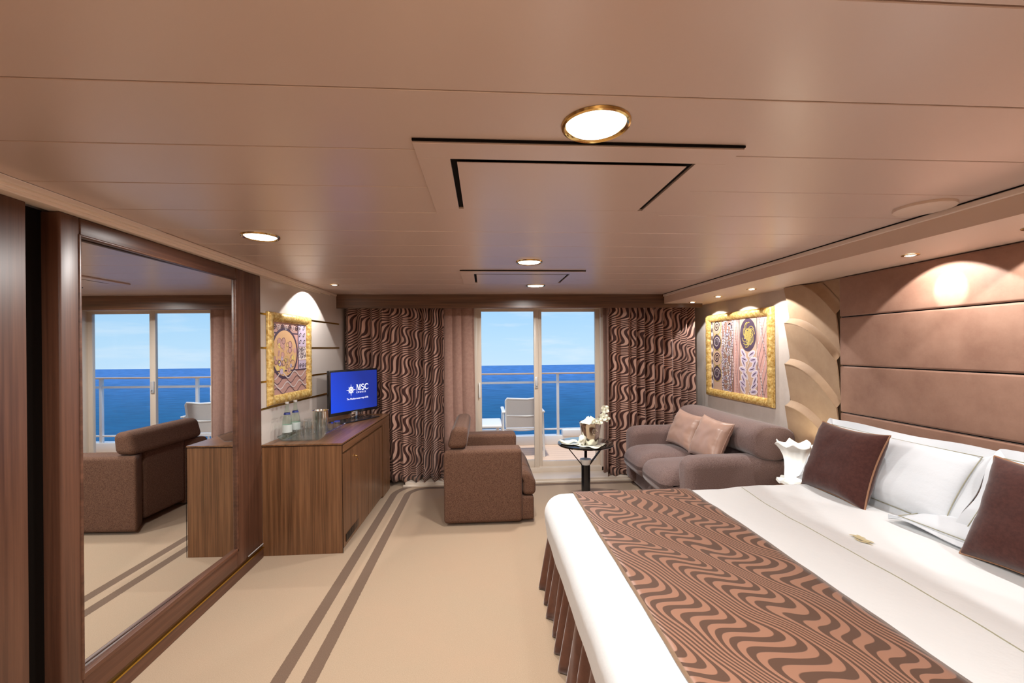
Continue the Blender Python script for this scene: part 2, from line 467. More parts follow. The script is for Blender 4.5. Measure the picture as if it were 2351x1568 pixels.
# left wall: ivory panels parted by gold strips beyond the wardrobe
bm = B()
zs = [0, 1.113, 1.265, 1.44, 1.62, 1.80, 2.15]
zs = [0, .95, 1.118, 1.385, 1.625, 1.86, 2.15]
prism(bm, [(-2.2, -1.65), (-1.74, -1.65), (-1.74, 3.30), (XL(3.3), 3.30), (XL(4.85), 4.85), (-1.6, 5.25), (-2.2, 5.25)], 0, H+.05)
struct('wall_left', bm, 'panel_white')
for z in (1.104, 1.31, 1.57, 1.83):
    struct('trim_%d' % (1+int((z-1)*10)), prism(B(), [(XL(3.31), 3.31), (XL(3.31)+.003, 3.31), (XL(4.8)+.003, 4.8), (XL(4.8), 4.8)], z-.007, z+.007), 'gold')
# window wall with the opening of the balcony door
bm = B()
DX0, DX1, DY, DZ1 = -.13, 1.47, 5.15, 2.045
box(bm, -2.2, DX0, DY, DY+.12, 0, H+.05); box(bm, DX1, 2.8, DY, DY+.12, 0, H+.05); box(bm, DX0, DX1, DY, DY+.12, DZ1, H+.05)
struct('wall_window', bm, 'wall_plain')
# soffit box above bed and sofa
bm = B(); box(bm, 2.05, XR, -1.6, 5.15, 2.045, H+.02)
struct('trim_20', bm, 'soffit')
bm = B(); box(bm, 2.035, 2.05, -1.6, 4.73, 2.122, 2.146, .002, 1)
struct('trim_21', bm, 'cream_trim')
bm = B(); box(bm, 2.030, 2.05, -1.6, 4.73, 2.1462, 2.1495)
struct('trim_22', bm, 'black')
# left cornice
bm = B()
def cor(y): return (-1.60 if y < 3.3 else -1.60+(y-3.3)*.0115)
for (a, b, z0, z1) in ((.0, .035, 2.128, 2.148), (.018, .060, 2.118, 2.130), (.030, .10, 2.105, 2.120)):
    prism(bm, [(cor(-1.6)-b, -1.6), (cor(-1.6)-a, -1.6), (cor(3.3)-a, 3.3), (cor(4.78)-a, 4.73), (cor(4.78)-b-.02, 4.73), (cor(3.3)-b, 3.3)], z0, z1, .003, 2)
struct('trim_23', bm, 'cream_trim')
# wooden pelmet across the window
struct('trim_24', box(B(), -1.61, 2.5, 4.735, 4.765, 1.998, H+.01, .002, 1), 'wood_x')
# raised threshold in front of the door
bm = B(); box(bm, -.9, 1.74, 4.87, DY+.02, 0, .046, .004, 2); box(bm, -.92, 1.78, 4.85, 4.88, 0, .022, .003, 1)
struct('trim_25', bm, 'door_paint')

# ------------------------------------------------------------------ balcony door
door = struct('door_1', B(), 'door_paint')
door.name = 'door_1'
def leaf(x0, x1, y0, y1, z0, z1, s, sb, name):
    bm = B()
    box(bm, x0, x0+s, y0, y1, z0, z1, .004, 2); box(bm, x1-s, x1, y0, y1, z0, z1, .004, 2)
    box(bm, x0+s, x1-s, y0, y1, z0, z0+sb, .004, 2); box(bm, x0+s, x1-s, y0, y1, z1-s*.6, z1, .004, 2)
    f = obj(name, bm, 'door_paint', door)
    obj('pane', box(B(), x0+s, x1-s, (y0+y1)/2-.003, (y0+y1)/2+.003, z0+sb, z1-s*.6), 'pane', f)
    return f
bm = B()
box(bm, DX0, DX0+.05, DY-.02, DY+.12, .046, DZ1, .004); box(bm, DX1-.05, DX1, DY-.02, DY+.12, .046, DZ1, .004)
box(bm, DX0, DX1, DY-.02, DY+.12, .03, .10, .004); box(bm, DX0, DX1, DY-.02, DY+.12, DZ1-.02, DZ1, .004)
obj('door_frame', bm, 'door_paint', door)
lf1 = leaf(-.09, .66, DY+.005, DY+.045, .10, 2.03, .058, .09, 'sliding_leaf')
lf2 = leaf(.645, 1.43, DY+.05, DY+.09, .06, 2.03, .060, .10, 'fixed_leaf')
bm = B(); box(bm, -.068, -.048, DY-.03, DY-.02, .96, 1.14, .004); box(bm, -.064, -.052, DY-.022, DY+.006, .97, .99); box(bm, -.064, -.052, DY-.022, DY+.006, 1.11, 1.13)
obj('handle', bm, 'white_metal', lf1)
bm = B(); box(bm, .612, .650, DY-.012, DY+.006, 1.06, 1.20, .006); tube(bm, [(.631, DY-.012, 1.1), (.631, DY-.03, 1.1)], .008)
obj('lock_plate', bm, 'silver_plastic', lf1)

# ================================================================== BALCONY AND SEA
struct('balcony_floor', box(B(), -1.6, 3.0, 5.27, 6.75, -.05, .05), 'deck')
bm = B(); box(bm, -1.6, 3.0, 6.56, 6.70, .05, .19, .005); box(bm, 1.20, 2.1, 6.50, 6.70, .19, .285, .01)
struct('balcony_kerb', bm, 'white_metal')
bm = B(); prism(bm, [(5.27, .05), (6.62, .05), (6.62, 1.80), (6.59, 1.93), (6.50, 2.03), (6.35, 2.1), (5.27, 2.1)], 2.72, 2.76, axis='x', bev=.004)
struct('balcony_partition', bm, 'white_metal')
rail = thing('balcony_railing', 'white balcony railing with a timber handrail in front of the sea', 'railing', (0, 6.6, .19))
obj('handrail', box(B(), -1.6, 2.715, 6.56, 6.64, 1.142, 1.165, .008), 'deck', rail)
obj('rail_bar', box(B(), -1.6, 2.715, 6.585, 6.615, 1.00, 1.035, .006), 'white_metal', rail)
obj('rail_bar', box(B(), -1.6, 2.715, 6.585, 6.615, .275, .30, .004), 'white_metal', rail)
for x_ in (-1.4, -.14, 1.14, 2.56):
    obj('post', box(B(), x_-.02, x_+.02, 6.58, 6.62, .19, 1.145, .003), 'white_metal', rail)
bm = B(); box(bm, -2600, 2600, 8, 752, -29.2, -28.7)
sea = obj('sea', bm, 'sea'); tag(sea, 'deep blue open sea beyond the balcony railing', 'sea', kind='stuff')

# balcony chair seen from behind
def balcony_chair():
    t = thing('balcony_chair', 'white sling chair out on the balcony with its back to the room', 'chair', (.585, 6.0, .05))
    x0, x1, yb, yf = .29, .775, 5.86, 6.36
    bm = B()
    tube(bm, [(x0, yb, .83), (x0+.02, yb-.005, .86), (x0+.1, yb-.008, .855), (.585, yb, .845), (x1-.1, yb-.008, .855), (x1-.02, yb-.005, .86), (x1, yb, .83)], .014)
    tube(bm, [(x0, yb, .83), (x0+.005, yb+.06, .45)], .014); tube(bm, [(x1, yb, .83), (x1-.005, yb+.06, .45)], .014)
    tube(bm, [(x0, yb+.03, .62), (.585, yb+.015, .61), (x1, yb+.03, .62)], .010)
    tube(bm, [(x0, yb+.07, .43), (x1, yb+.07, .43)], .012)
    obj('back_frame', bm, 'white_metal', t)
    bm = B(); rbox(bm, (x0+.01, yb+.0, .45), (x1-.01, yb+.012, .85), .005, 5, 2, lambda a, b, c: (a, b+.055*(.85-c)/.4, c))
    obj('back_sling', bm, 'mesh_fab', t)
    bm = B(); rbox(bm, (x0+.01, yb+.08, .41), (x1-.01, yf, .425), .007, 5, 2, lambda a, b, c: (a, b, c-.02*math.sin(PI*(a-x0)/(x1-x0))))
    obj('seat', bm, 'mesh_fab', t)
    for s, x_ in ((-1, x0-.03), (1, x1+.03)):
        bm = B(); rbox(bm, (x_-.025, yb-.03, .66), (x_+.025, yf, .685), .01, 3, 2)
        obj('armrest', bm, 'white_metal', t)
        for y_ in (yb+.02, yf-.03):
            obj('leg', tube(B(), [(x_, y_, .665), (x_+s*.01, y_+(-.04 if y_ < 6.1 else .03), .052)], .014), 'white_metal', t)
    return t
balcony_chair()
t = thing('balcony_table', 'low white table out on the balcony left of the sling chair', 'table', (-.05, 6.05, .05))
bm = B(); rbox(bm, (-.42, 5.72, .475), (.235, 6.32, .52), .02, 5, 3); obj('tabletop', bm, 'white_metal', t)
for x_ in (-.36, .18):
    for y_ in (5.8, 6.24): obj('leg', tube(B(), [(x_, y_, .48), (x_, y_, .052)], .014), 'white_metal', t)

# ================================================================== CEILING FIXTURES
def downlight():
    t = thing('ceiling_downlight', 'x', 'ceiling light', (0, 0, 0))
    bm = B(); lathe(bm, [(.076, 0), (.080, -.006), (.086, -.009), (.091, -.006), (.093, 0)], n=48, caps=False)
    obj('trim_ring', bm, 'brass', t)
    bm = B(); lathe(bm, [(.0001, -.011), (.05, -.010), (.072, -.006), (.077, -.001)], n=40, caps=False)
    obj('lens', bm, 'lamp_on', t)
    la = bpy.data.lights.new('lamp_glow', 'AREA'); la.shape = 'DISK'; la.size = .15; la.energy = LAMP_W; la.color = WARM; la.spread = math.radians(172)
    lo = bpy.data.objects.new('lamp_glow', la); COL.objects.link(lo); lo.location = (0, 0, -.014); lo.parent = t
    return t
first = downlight()
DL = [(.305, 1.13, 'large round downlight with glass rim beside the nearer ceiling hatch'),
      (-1.165, 2.32, 'round downlight with gold rim above the mirrored wardrobe door'),
      (.318, 2.95, 'round gold-rimmed downlight just before the far ceiling hatch'),
      (.497, 4.06, 'small-looking downlight between the far ceiling hatch and the pelmet'),
      (.9, -.35, 'added unseen fill downlight behind the camera on the bed side'), (-1.0, .2, 'added unseen fill downlight behind the camera near the wardrobe'), (-.2, -1.0, 'added unseen fill downlight at the very back of the cabin')]  # the last three are unseen, added as fill light for the room
for i, (x_, y_, lb) in enumerate(DL):
    t = first if i == 0 else copy_tree(first)
    t.location = (x_, y_, H-.001); t['label'] = lb or 'added unseen fill downlight in the ceiling behind the camera'; t['group'] = 'ceiling downlights'

def spot(x_, y_, z_, label, aim, wide_w, hot_w, ang=125, hot=32, group='accent spotlights'):
    t = thing('accent_spotlight', label, 'spotlight', (x_, y_, z_), group)
    bm = B(); lathe(bm, [(.024, 0), (.028, -.004), (.038, -.003), (.040, 0)], (x_, y_, z_), 32, False)
    obj('trim_ring', bm, 'brass', t)
    bm = B(); lathe(bm, [(.0001, -.006), (.016, -.005), (.025, -.001)], (x_, y_, z_), 24, False)
    obj('bulb', bm, 'spot_on', t)
    for e_, a_, bl, aim in ((wide_w, ang, .08, aim), (hot_w, 36, .35, (math.copysign(.83, aim[0]), 0, -.56))):
        l = bpy.data.lights.new('spot_beam', 'SPOT'); l.energy = e_; l.spot_size = math.radians(a_); l.spot_blend = bl; l.color = (1, .985, .97); l.shadow_soft_size = .012
        o = bpy.data.objects.new('spot_beam', l); COL.objects.link(o); o.parent = t; o.location = (0, 0, -.016)
        o.rotation_euler = Vector(aim).to_track_quat('-Z', 'Y').to_euler()
    return t
ZS = 2.043
for y_, lb in ((2.20, 'small brass spotlight in the soffit over the headboard'), (1.67, 'brass soffit spotlight cut off by the right edge of the photo'), (1.14, 'brass soffit spotlight nearest the camera, out of frame')):
    spot(2.345, y_, ZS, lb, (.5, 0, -.866), 22, 20, 108, 30)
for y_, lb in ((3.55, 'brass soffit spotlight nearest the headboard, above the framed picture'), (4.08, 'middle one of three soffit spotlights over the picture'), (4.60, 'soffit spotlight closest to the window curtain')):
    spot(2.315, y_, ZS, lb, (.42, 0, -1), 23, 1.5, 104, 50)
spot(-1.37, 4.03, H-.001, 'bright small spotlight in the ceiling above the television', (-.5, .0, -.9), 30, 6, 100, 40)

# flush smoke detector disc
t = thing('ceiling_disc', 'flat round cover disc on the ceiling beside the soffit', 'ceiling cover', (1.915, 1.735, H))
bm = B(); lathe(bm, [(.0001, -.014), (.095, -.014), (.104, -.011), (.106, -.004), (.106, 0)], (1.915, 1.735, H), 48, False)
obj('cover', bm, 'soffit', t)

def hatch(x0, x1, y0, y1, m_, label):
    t = thing('ceiling_hatch', label, 'ceiling hatch', ((x0+x1)/2, (y0+y1)/2, H), 'ceiling hatches')
    a = m_; z0, z1 = H-.012, H-.001
    bm = B()
    i0, i1, j0, j1 = x0+a, x1-a, y0+a, y1-a*.8
    box(bm, x0, x1, y0, j0, z0, z1, .001, 1); box(bm, x0, x1, j1, y1, z0, z1, .001, 1)
    box(bm, x0, i0, j0, j1, z0, z1, .001, 1); box(bm, i1, x1, j0, j1, z0, z1, .001, 1)
    obj('frame', bm, 'ceil', t)
    obj('gap', box(B(), i0-.001, i1+.001, j0-.001, j1+.001, H-.0035, H-.0015), 'black', t)
    g = .02
    obj('panel', box(B(), i0+g, i1-g, j0+g*1.1, j1-.002, z0, z0+.002), 'ceil', t)
    obj('painted_shadow_strip', box(B(), x0, x1, y0-.0065, y0-.0005, H-.007, H-.001), 'black', t)  # solid black strip painting the shaded line along the frame's near edge
hatch(-.20, .785, 1.232, 1.885, .10, 'large rectangular hatch in the ceiling nearest the camera')
hatch(-.18, .795, 3.277, 3.92, .105, 'far rectangular ceiling hatch between the two small downlights')

# ================================================================== WARDROBE
t = thing('wardrobe', 'tall dark walnut wardrobe with mirrored sliding door along the left wall', 'wardrobe', (-1.7, 2.3, 0))
XF = -1.67
obj('side_panel', box(B(), -1.74, XF-.01, -.6, 1.685, .0, 2.105, .003), 'robe_v', t)
bm = B(); box(bm, -1.74, XF-.055, 1.685, 1.79, 0, 2.105); obj('recess', bm, 'black', t)
bm = B()
obj('door_stile', box(B(), -1.739, XF+.012, 1.785, 1.872, .10, 2.105, .008, 3), 'robe_v', t)
obj('door_stile', box(B(), -1.739, XF+.012, 2.975, 3.075, .10, 2.105, .008, 3), 'robe_v', t)
obj('end_panel', box(B(), -1.739, XF+.003, 3.080, 3.312, .098, 2.105, .006, 3), 'robe_v', t)
for z0, z1 in ((2.03, 2.104), (.10, .222)): obj('door_rail', box(B(), -1.739, XF+.011, 1.872, 2.975, z0, z1, .006, 3), 'robe_y', t)
bm = B()
for z0, z1 in ((.200, .226), (2.024, 2.036)): box(bm, XF-.01, XF+.016, 1.866, 2.985, z0, z1, .005, 3)
for y0, y1 in ((1.862, 1.876), (2.968, 2.990)): box(bm, XF-.01, XF+.016, y0, y1, .2, 2.036, .005, 3)
obj('moulding', bm, 'robe_y', t)
bm = B(); prism(bm, [(-1.735, 1.872), (XF-.024, 1.872), (XF+.001, 2.975), (-1.735, 2.975)], .215, 2.03); obj('mirror', bm, 'mirror', t)
bm = B(); box(bm, -1.739, XF+.008, .4, 3.315, 0, .070, .003, 1); obj('plinth', bm, 'robe_y', t)
bm = B(); box(bm, -1.739, XF+.010, .4, 3.316, .070, .079); obj('brass_strip', bm, 'gold', t)
bm = B(); box(bm, -1.739, XF-.004, 1.685, 3.316, .079, .10); obj('sill_rail', bm, 'robe_y', t)
bm = B(); box(bm, -1.66, XF+.016, 3.10, 3.30, .106, .114, .002, 1); obj('guide', bm, 'silver_plastic', t)

# ================================================================== SIDEBOARD
CX0, CX1, CY0, CY1, CZT = -1.085, -1.058, 3.33, 4.82, .838
cx = lambda y: CX0+(y-CY0)/(CY1-CY0)*(CX1-CX0)
t = thing('sideboard', 'low walnut sideboard against the left wall carrying the television', 'sideboard', (-1.4, 4.1, 0))
bm = B(); prism(bm, [(XL(3.35)+.004, CY0), (CX0-.004, CY0), (CX0-.004, CY0+.02), (XL(3.35)+.004, CY0+.02)], 0, CZT-.012, .001, 1); obj('end_panel', bm, 'wood_v', t)
bm = B(); prism(bm, [(XL(3.35)+.004, CY0+.02), (cx(3.35)-.03, CY0+.02), (cx(CY1)-.03, CY1), (XL(4.85)+.004, CY1)], 0, CZT-.012); obj('body', bm, 'wood_v', t)
bm = B(); prism(bm, [(XL(3.35)+.004, CY0-.002), (CX0, CY0-.002), (CX1, CY1), (XL(4.85)+.004, CY1)], CZT-.012, CZT, .001, 1); obj('top', bm, 'wood_y', t)
bm = B(); tube(bm, [(XL(3.35)+.006, CY0-.003, CZT-.014), (CX0+.0005, CY0-.003, CZT-.014), (CX0+.0005, CY0-.003, .002)], .0022, 6)
tube(bm, [(CX0+.001, CY0, CZT-.014), (CX1+.001, CY1, CZT-.014)], .0022, 6); obj('edge_line', bm, 'black', t)
bm = B(); prism(bm, [(cx(3.35)-.03, CY0+.02), (cx(3.35)-.001, CY0+.02), (cx(CY1)-.001, CY1), (cx(CY1)-.03, CY1)], .762, CZT-.014, .001, 1); obj('fascia', bm, 'wood_y', t)
def front(y0, y1, z0, z1, name, dx=0, mat='wood_v'):
    bm = B(); prism(bm, [(cx(y0)-.03, y0), (cx(y0)-.002+dx, y0), (cx(y1)-.002+dx, y1), (cx(y1)-.03, y1)], z0, z1, .0015, 1); return obj(name, bm, mat, t)
d1 = front(3.352, 4.005, .03, .745, 'door'); d2 = front(4.011, 4.515, .03, .745, 'door')
front(4.522, 4.818, .01, .762, 'end_post', .004)
bm = B(); lathe(bm, [(.010, 0), (.010, .004), (.004, .006), (.0001, .006)], n=16, caps=False); bmesh.ops.rotate(bm, verts=bm.verts, matrix=Matrix.Rotation(PI/2, 3, 'Y')); bmesh.ops.translate(bm, verts=bm.verts, vec=(cx(3.62)-.002, 3.62, .675))
obj('keyhole', bm, 'brass', d1)
bm = B(); tube(bm, [(cx(3.62)+.004, 3.62, .674), (cx(3.62)+.02, 3.62, .670), (cx(3.62)+.022, 3.622, .655)], .003, 8); lathe(bm, [(.0001, -.009), (.008, -.004), (.008, .004), (.0001, .009)], (cx(3.62)+.022, 3.622, .643), 12, False)
obj('key', bm, 'brass', d1)
bm = B()
for i in range(16): box(bm, cx(3.45)-.001, cx(3.45)+.003, 3.40+i*.022, 3.412+i*.022, .055, .115, .001, 1)
obj('vent_grille', bm, 'dark_metal', d1)

# ------------------------------------------------------------------ television
TL, TR = Vector((-1.468, 4.15, .92)), Vector((-1.150, 4.70, .92))
xa = (TR-TL).normalized(); W_TV = (TR-TL).length; TVH = .44
ctr = (TL+TR)/2
mtv = Matrix((xa, Vector((0, 0, 1)).cross(xa), Vector((0, 0, 1)))).transposed().to_4x4(); mtv.translation = Vector((ctr.x, ctr.y, CZT))
# local frame: X along the screen, Y away from the viewer, Z up
tv = thing('television', 'flat television with a lit blue screen on the sideboard', 'television', mat=mtv)
Z0 = .072
bm = B(); box(bm, -W_TV/2, W_TV/2, 0, .035, Z0, Z0+TVH, .006, 3); box(bm, -.2, .2, .03, .06, Z0+.08, Z0+TVH-.08, .012, 2)
obj('casing', bm, 'black_gloss', tv)
scr = obj('screen', box(B(), -W_TV/2+.018, W_TV/2-.018, -.0015, .001, Z0+.030, Z0+TVH-.018), 'tv', tv)
bm = B(); box(bm, -.025, .025, -.002, 0, Z0+.011, Z0+.016); obj('maker_mark', bm, 'silver_plastic', tv)
bm = B(); rbox(bm, (-.25, -.09, 0), (.25, .12, .012), .006, 6, 2, lambda a, b, c: (a, b-.02*(1-(a/.25)**2), c)); obj('base', bm, 'black_gloss', tv)
bm = B(); prism(bm, [(-.05, .0), (.05, .0), (.04, .03), (-.04, .03)], .01, Z0+.02, .003, 2); obj('neck', bm, 'chrome', tv)
# emblem and wording on the screen
zc, xc = Z0+.235, -.055
bm = B(); YS = -.0022
for i in range(16):
    a = 2*PI*i/16; L = (.062 if i % 4 == 0 else .046 if i % 2 == 0 else .037); wv = .10
    p = [(math.cos(a)*L, math.sin(a)*L), (math.cos(a+wv*1.6)*.024, math.sin(a+wv*1.6)*.024), (math.cos(a-wv*1.6)*.024, math.sin(a-wv*1.6)*.024)]
    bm.faces.new([bm.verts.new((xc+q[0], YS, zc+q[1])) for q in p])
for r0, r1 in ((.019, .026), (.0, .007), (.010, .013)):
    lathe(bm, [(r0+.0001, 0), (r1, 0)], n=28, caps=False, fn=lambda a, r, z: (xc+r*math.cos(a), YS, zc+r*math.sin(a)))
obj('sun_emblem', bm, 'glow_white', scr, smooth=0)
def strokes(bm, polys, ox, oz, s, y=YS):
    for p in polys: bm.faces.new([bm.verts.new((ox+a*s, y, oz+b*s)) for a, b in p])
def ribbon(pts, wd):
    out = []
    for i in range(len(pts)-1):
        (a, b), (c, d) = pts[i], pts[i+1]; L = math.hypot(c-a, d-b) or 1; nx, ny = -(d-b)/L, (c-a)/L
        w0, w1 = (wd[i], wd[i+1]) if isinstance(wd, list) else (wd, wd)
        out.append([(a+nx*w0/2, b+ny*w0/2), (c+nx*w1/2, d+ny*w1/2), (c-nx*w1/2, d-ny*w1/2), (a-nx*w0/2, b-ny*w0/2)])
    return out
bm = B(); sM = .058; ox, oz = xc+.068, zc-.008
Mlet = [[(0, 0), (.3, 0), (.3, .06), (0, .06)], [(0, .94), (.26, .94), (.26, 1), (0, 1)], [(.11, .06), (.17, .06), (.17, .94), (.11, .94)],
        [(.12, 1), (.32, 1), (.60, .12), (.50, 0)], [(.54, .0), (.60, .12), (.86, 1), (.80, 1)], [(.78, .06), (.96, .06), (.96, .94), (.78, .94)], [(.68, 0), (1.06, 0), (1.06, .06), (.68, .06)], [(.78, .94), (1.06, .94), (1.06, 1), (.78, 1)]]
strokes(bm, Mlet, ox, oz, sM)
Sp = [(.36+.28*math.cos(a), .75+.22*math.sin(a)) for a in [PI*(.15+.1*i) for i in range(12)]]+[(.36+.30*math.cos(a), .26+.24*math.sin(a)) for a in [PI*(.40-.12*i) for i in range(12)]]
strokes(bm, ribbon(Sp, .14), ox+1.14*sM, oz, sM)
Cp = [(.50+.44*math.cos(a), .5+.47*math.sin(a)) for a in [PI*(.20+.0842*i) for i in range(20)]]
strokes(bm, ribbon(Cp, [.06+.13*math.sin(PI*i/19) for i in range(20)]), ox+1.95*sM, oz, sM)
obj('logo_letters', bm, 'glow_white', scr, smooth=0)
def text(body, size, x_, z_, name, parent, sx=1.0, space=1.0):
    cu = bpy.data.curves.new(name, 'FONT'); cu.body = body; cu.size = size; cu.space_character = space; cu.resolution_u = 3
    cu.materials.append(M['glow_white']); o = bpy.data.objects.new(name, cu); COL.objects.link(o)
    bpy.context.view_layer.update(); me = bpy.data.meshes.new_from_object(o.evaluated_get(bpy.context.evaluated_depsgraph_get()))
    bpy.data.objects.remove(o); o = bpy.data.objects.new(name, me); COL.objects.link(o)
    o.parent = parent; o.rotation_euler = (PI/2, 0, 0); o.location = (x_, YS, z_); o.scale = (sx, 1, 1)
text('CRUISES', .024, xc+.068, zc-.038, 'logo_word', scr, 1.0, 1.55)
text('The Mediterranean way of life', .026, xc-.055, zc-.098, 'tagline', scr, .9)

# ------------------------------------------------------------------ tray and glassware
t = tag(obj('serving_tray', B(), 'acrylic'), 'clear acrylic serving tray on the sideboard under the bottles and glasses', 'tray')
bpy.data.objects.remove(t)
TX0, TX1, TY0, TY1 = -1.615, -1.245, 3.44, 3.92
bm = B(); nx_, ny_ = 10, 12; g = {}
def trayp(u, v, top):
    x_ = TX0+(TX1-TX0)*u; y_ = TY0+(TY1-TY0)*v
    lift = .045*max(0, (u-.82)/.18)**1.6 + .03*max(0, (.12-u)/.12)**1.6
    return (x_, y_, CZT+.002+lift+(.006 if top else 0))
for top in (0, 1):
    for i in range(nx_*2+1):
        for j in range(ny_+1): g[(top, i, j)] = bm.verts.new(trayp(i/(nx_*2), j/ny_, top))
for i in range(nx_*2):
    for j in range(ny_):
        bm.faces.new([g[(1, *q)] for q in ((i, j), (i+1, j), (i+1, j+1), (i, j+1))]); bm.faces.new([g[(0, *q)] for q in ((i, j+1), (i+1, j+1), (i+1, j), (i, j))])
bor = [(i, 0) for i in range(nx_*2)]+[(nx_*2, j) for j in range(ny_)]+[(i, ny_) for i in range(nx_*2, 0, -1)]+[(0, j) for j in range(ny_, 0, -1)]
for q in range(len(bor)):
    a, b = bor[q], bor[(q+1) % len(bor)]; bm.faces.new((g[(0, *a)], g[(0, *b)], g[(1, *b)], g[(1, *a)]))
tr = tag(obj('serving_tray', bm, 'acrylic'), 'clear acrylic serving tray on the sideboard under the bottles and glasses', 'tray')
bm = B(); tube(bm, [trayp(i/(nx_*2), j/ny_, 1) for i, j in bor], .0035, 6, True); obj('rim', bm, 'glassware', tr)
TZ = CZT+.009
def bottle(x_, y_, label):
    t = thing('water_bottle', label, 'bottle', (x_, y_, TZ), 'water bottles on the tray')
    prof = [(.0001, 0), (.032, .0), (.036, .006), (.036, .12), (.033, .15), (.022, .20), (.014, .235), (.0125, .262), (.015, .266), (.015, .272), (.0125, .276)]
    bm = B(); lathe(bm, prof, (x_, y_, TZ), 28, False); obj('glass_body', bm, 'bottle_glass', t)
    bm = B(); lathe(bm, [(.0001, .276+.0), (.0145, .276), (.0145, .290), (.0001, .290)], (x_, y_, TZ), 20, False); obj('cap', bm, 'silver_plastic', t)
    bm = B(); lathe(bm, [(.0248, .19), (.0215, .205), (.0213, .2052), (.0246, .19)], (x_, y_, TZ), 24, False); obj('neck_label', bm, 'blue_label', t)
    bm = B(); lathe(bm, [(.0368, .05), (.0368, .11), (.0366, .11), (.0366, .05)], (x_, y_, TZ), 28, False); obj('label', bm, 'pale_label', t)
M['blue_label'] = plain('navy_label', S(20, 36, 110), .5); M['pale_label'] = plain('pale_label', S(196, 204, 200), .5)
bottle(-1.575, 3.52, 'tall clear water bottle nearest the tray corner'); bottle(-1.560, 3.635, 'second clear water bottle behind the first on the tray')
t = thing('ice_bucket', 'polished steel ice bucket behind the glasses on the tray', 'bucket', (-1.43, 3.83, TZ))
bm = B(); lathe(bm, [(.0001, .0), (.062, 0), (.066, .17), (.069, .175), (.066, .178), (.062, .172), (.058, .01), (.0001, .008)], (-1.43, 3.83, TZ), 40, False); obj('bowl', bm, 'steel', t)
def tumbler(x_, y_, r, h, label, grp):
    bm = B(); lathe(bm, [(r, 0), (r*.98, h*.5), (r*.86, h), (.0001, h), (.0001, h-.006), (r*.82, h-.008), (r*.93, h*.5), (r*.95, .0005)], (0, 0, 0), 26, False)
    o = obj('drinking_glass', bm, 'glassware'); o.location = (x_, y_, TZ); return tag(o, label, 'glass', grp)
g0 = tumbler(-1.475, 3.60, .033, .125, 'upturned tall tumbler beside the water bottles', 'upturned glasses on the tray')
def cp(o, x_, y_, label=None):
    c = o.copy(); COL.objects.link(c); c.location.x = x_; c.location.y = y_
    if label: c['label'] = label
    return c
cp(g0, -1.400, 3.59, 'upturned tall tumbler at the middle front of the tray')
cp(g0, -1.355, 3.67, 'upturned tall tumbler in front of the steel ice bucket')
cp(g0, -1.495, 3.72, 'upturned tumbler between the bottles and the ice bucket')
s0 = tumbler(-1.330, 3.78, .030, .075, 'short upturned glass at the right of the tray beside the bucket', 'short glasses on the tray')
cp(s0, -1.300, 3.86, 'short upturned glass at the far right corner of the tray')
cp(s0, -1.475, 3.515, 'short upturned glass beside the nearest water bottle')
cp(s0, -1.315, 3.60, 'short upturned glass near the raised front edge of the tray')

# ================================================================== PICTURES
def stroke(bm, pts, wd, mi, z):
    for p in ribbon(pts, wd):
        f = bm.faces.new([bm.verts.new((a, b, z)) for a, b in p]); f.material_index = mi
    for a, b in pts[1:-1]:
        blob(bm, a, b, (wd/2 if not isinstance(wd, list) else .001), (wd/2 if not isinstance(wd, list) else .001), mi, z, 8)
def blob(bm, x_, y_, rx, ry, mi, z, n=28, rot=0):
    f = bm.faces.new([bm.verts.new((x_+rx*math.cos(a)*math.cos(rot)-ry*math.sin(a)*math.sin(rot), y_+rx*math.cos(a)*math.sin(rot)+ry*math.sin(a)*math.cos(rot), z)) for a in [2*PI*i/n for i in range(n)]]); f.material_index = mi
def rect(bm, x0, y0, x1, y1, mi, z):
    f = bm.faces.new([bm.verts.new(p) for p in ((x0, y0, z), (x1, y0, z), (x1, y1, z), (x0, y1, z))]); f.material_index = mi
def ring(x_, y_, rx, ry, n=26, a0=0, a1=2*PI): return [(x_+rx*math.cos(a0+(a1-a0)*i/n), y_+ry*math.sin(a0+(a1-a0)*i/n)) for i in range(n+1)]
def spiral(x_, y_, r, turns=2.2, n=34, asp=1.): return [(x_+r*(1-i/n*.92)*math.cos(2*PI*turns*i/n), y_+asp*r*(1-i/n*.92)*math.sin(2*PI*turns*i/n)) for i in range(n+1)]
CM = ['c_mauve', 'c_dark', 'c_tan', 'c_pale', 'c_lilac', 'c_gold', 'c_brown', 'c_peach', 'c_grey', 'c_rose']
def gilt_frame(parent, W, Hh, b, depth):
    for side, L in (('top', W), ('bottom', W), ('left', Hh), ('right', Hh)):
        bm = B(); n = 84; prof = [(0, 0), (0, .45), (.12, .8), (.4, 1), (.7, .9), (.9, .55), (1, .35), (1, 0)]
        rings = []
        for i in range(n+1):
            s = i/n
            bump = 1-.10*abs(math.cos(PI*s*10))**8
            r_ = []
            for a, d in prof:
                along = -L/2+L*s
                lim = L/2-a*b; along = max(-lim, min(lim, along))
                off = a*b; dd = d*depth*bump
                hw, hh = W/2, Hh/2
                p = {'top': (along, hh-off, dd), 'bottom': (along, -hh+off, dd), 'left': (-hw+off, along, dd), 'right': (hw-off, along, dd)}[side]
                r_.append(bm.verts.new(p))
            rings.append(r_)
        for a, c in zip(rings, rings[1:]):
            for k in range(len(prof)-1):
                try: bm.faces.new((a[k], a[k+1], c[k+1], c[k]))
                except ValueError: pass
        bmesh.ops.remove_doubles(bm, verts=bm.verts, dist=1e-5)
        obj('frame_side', bm, 'gilt', parent, smooth=50)
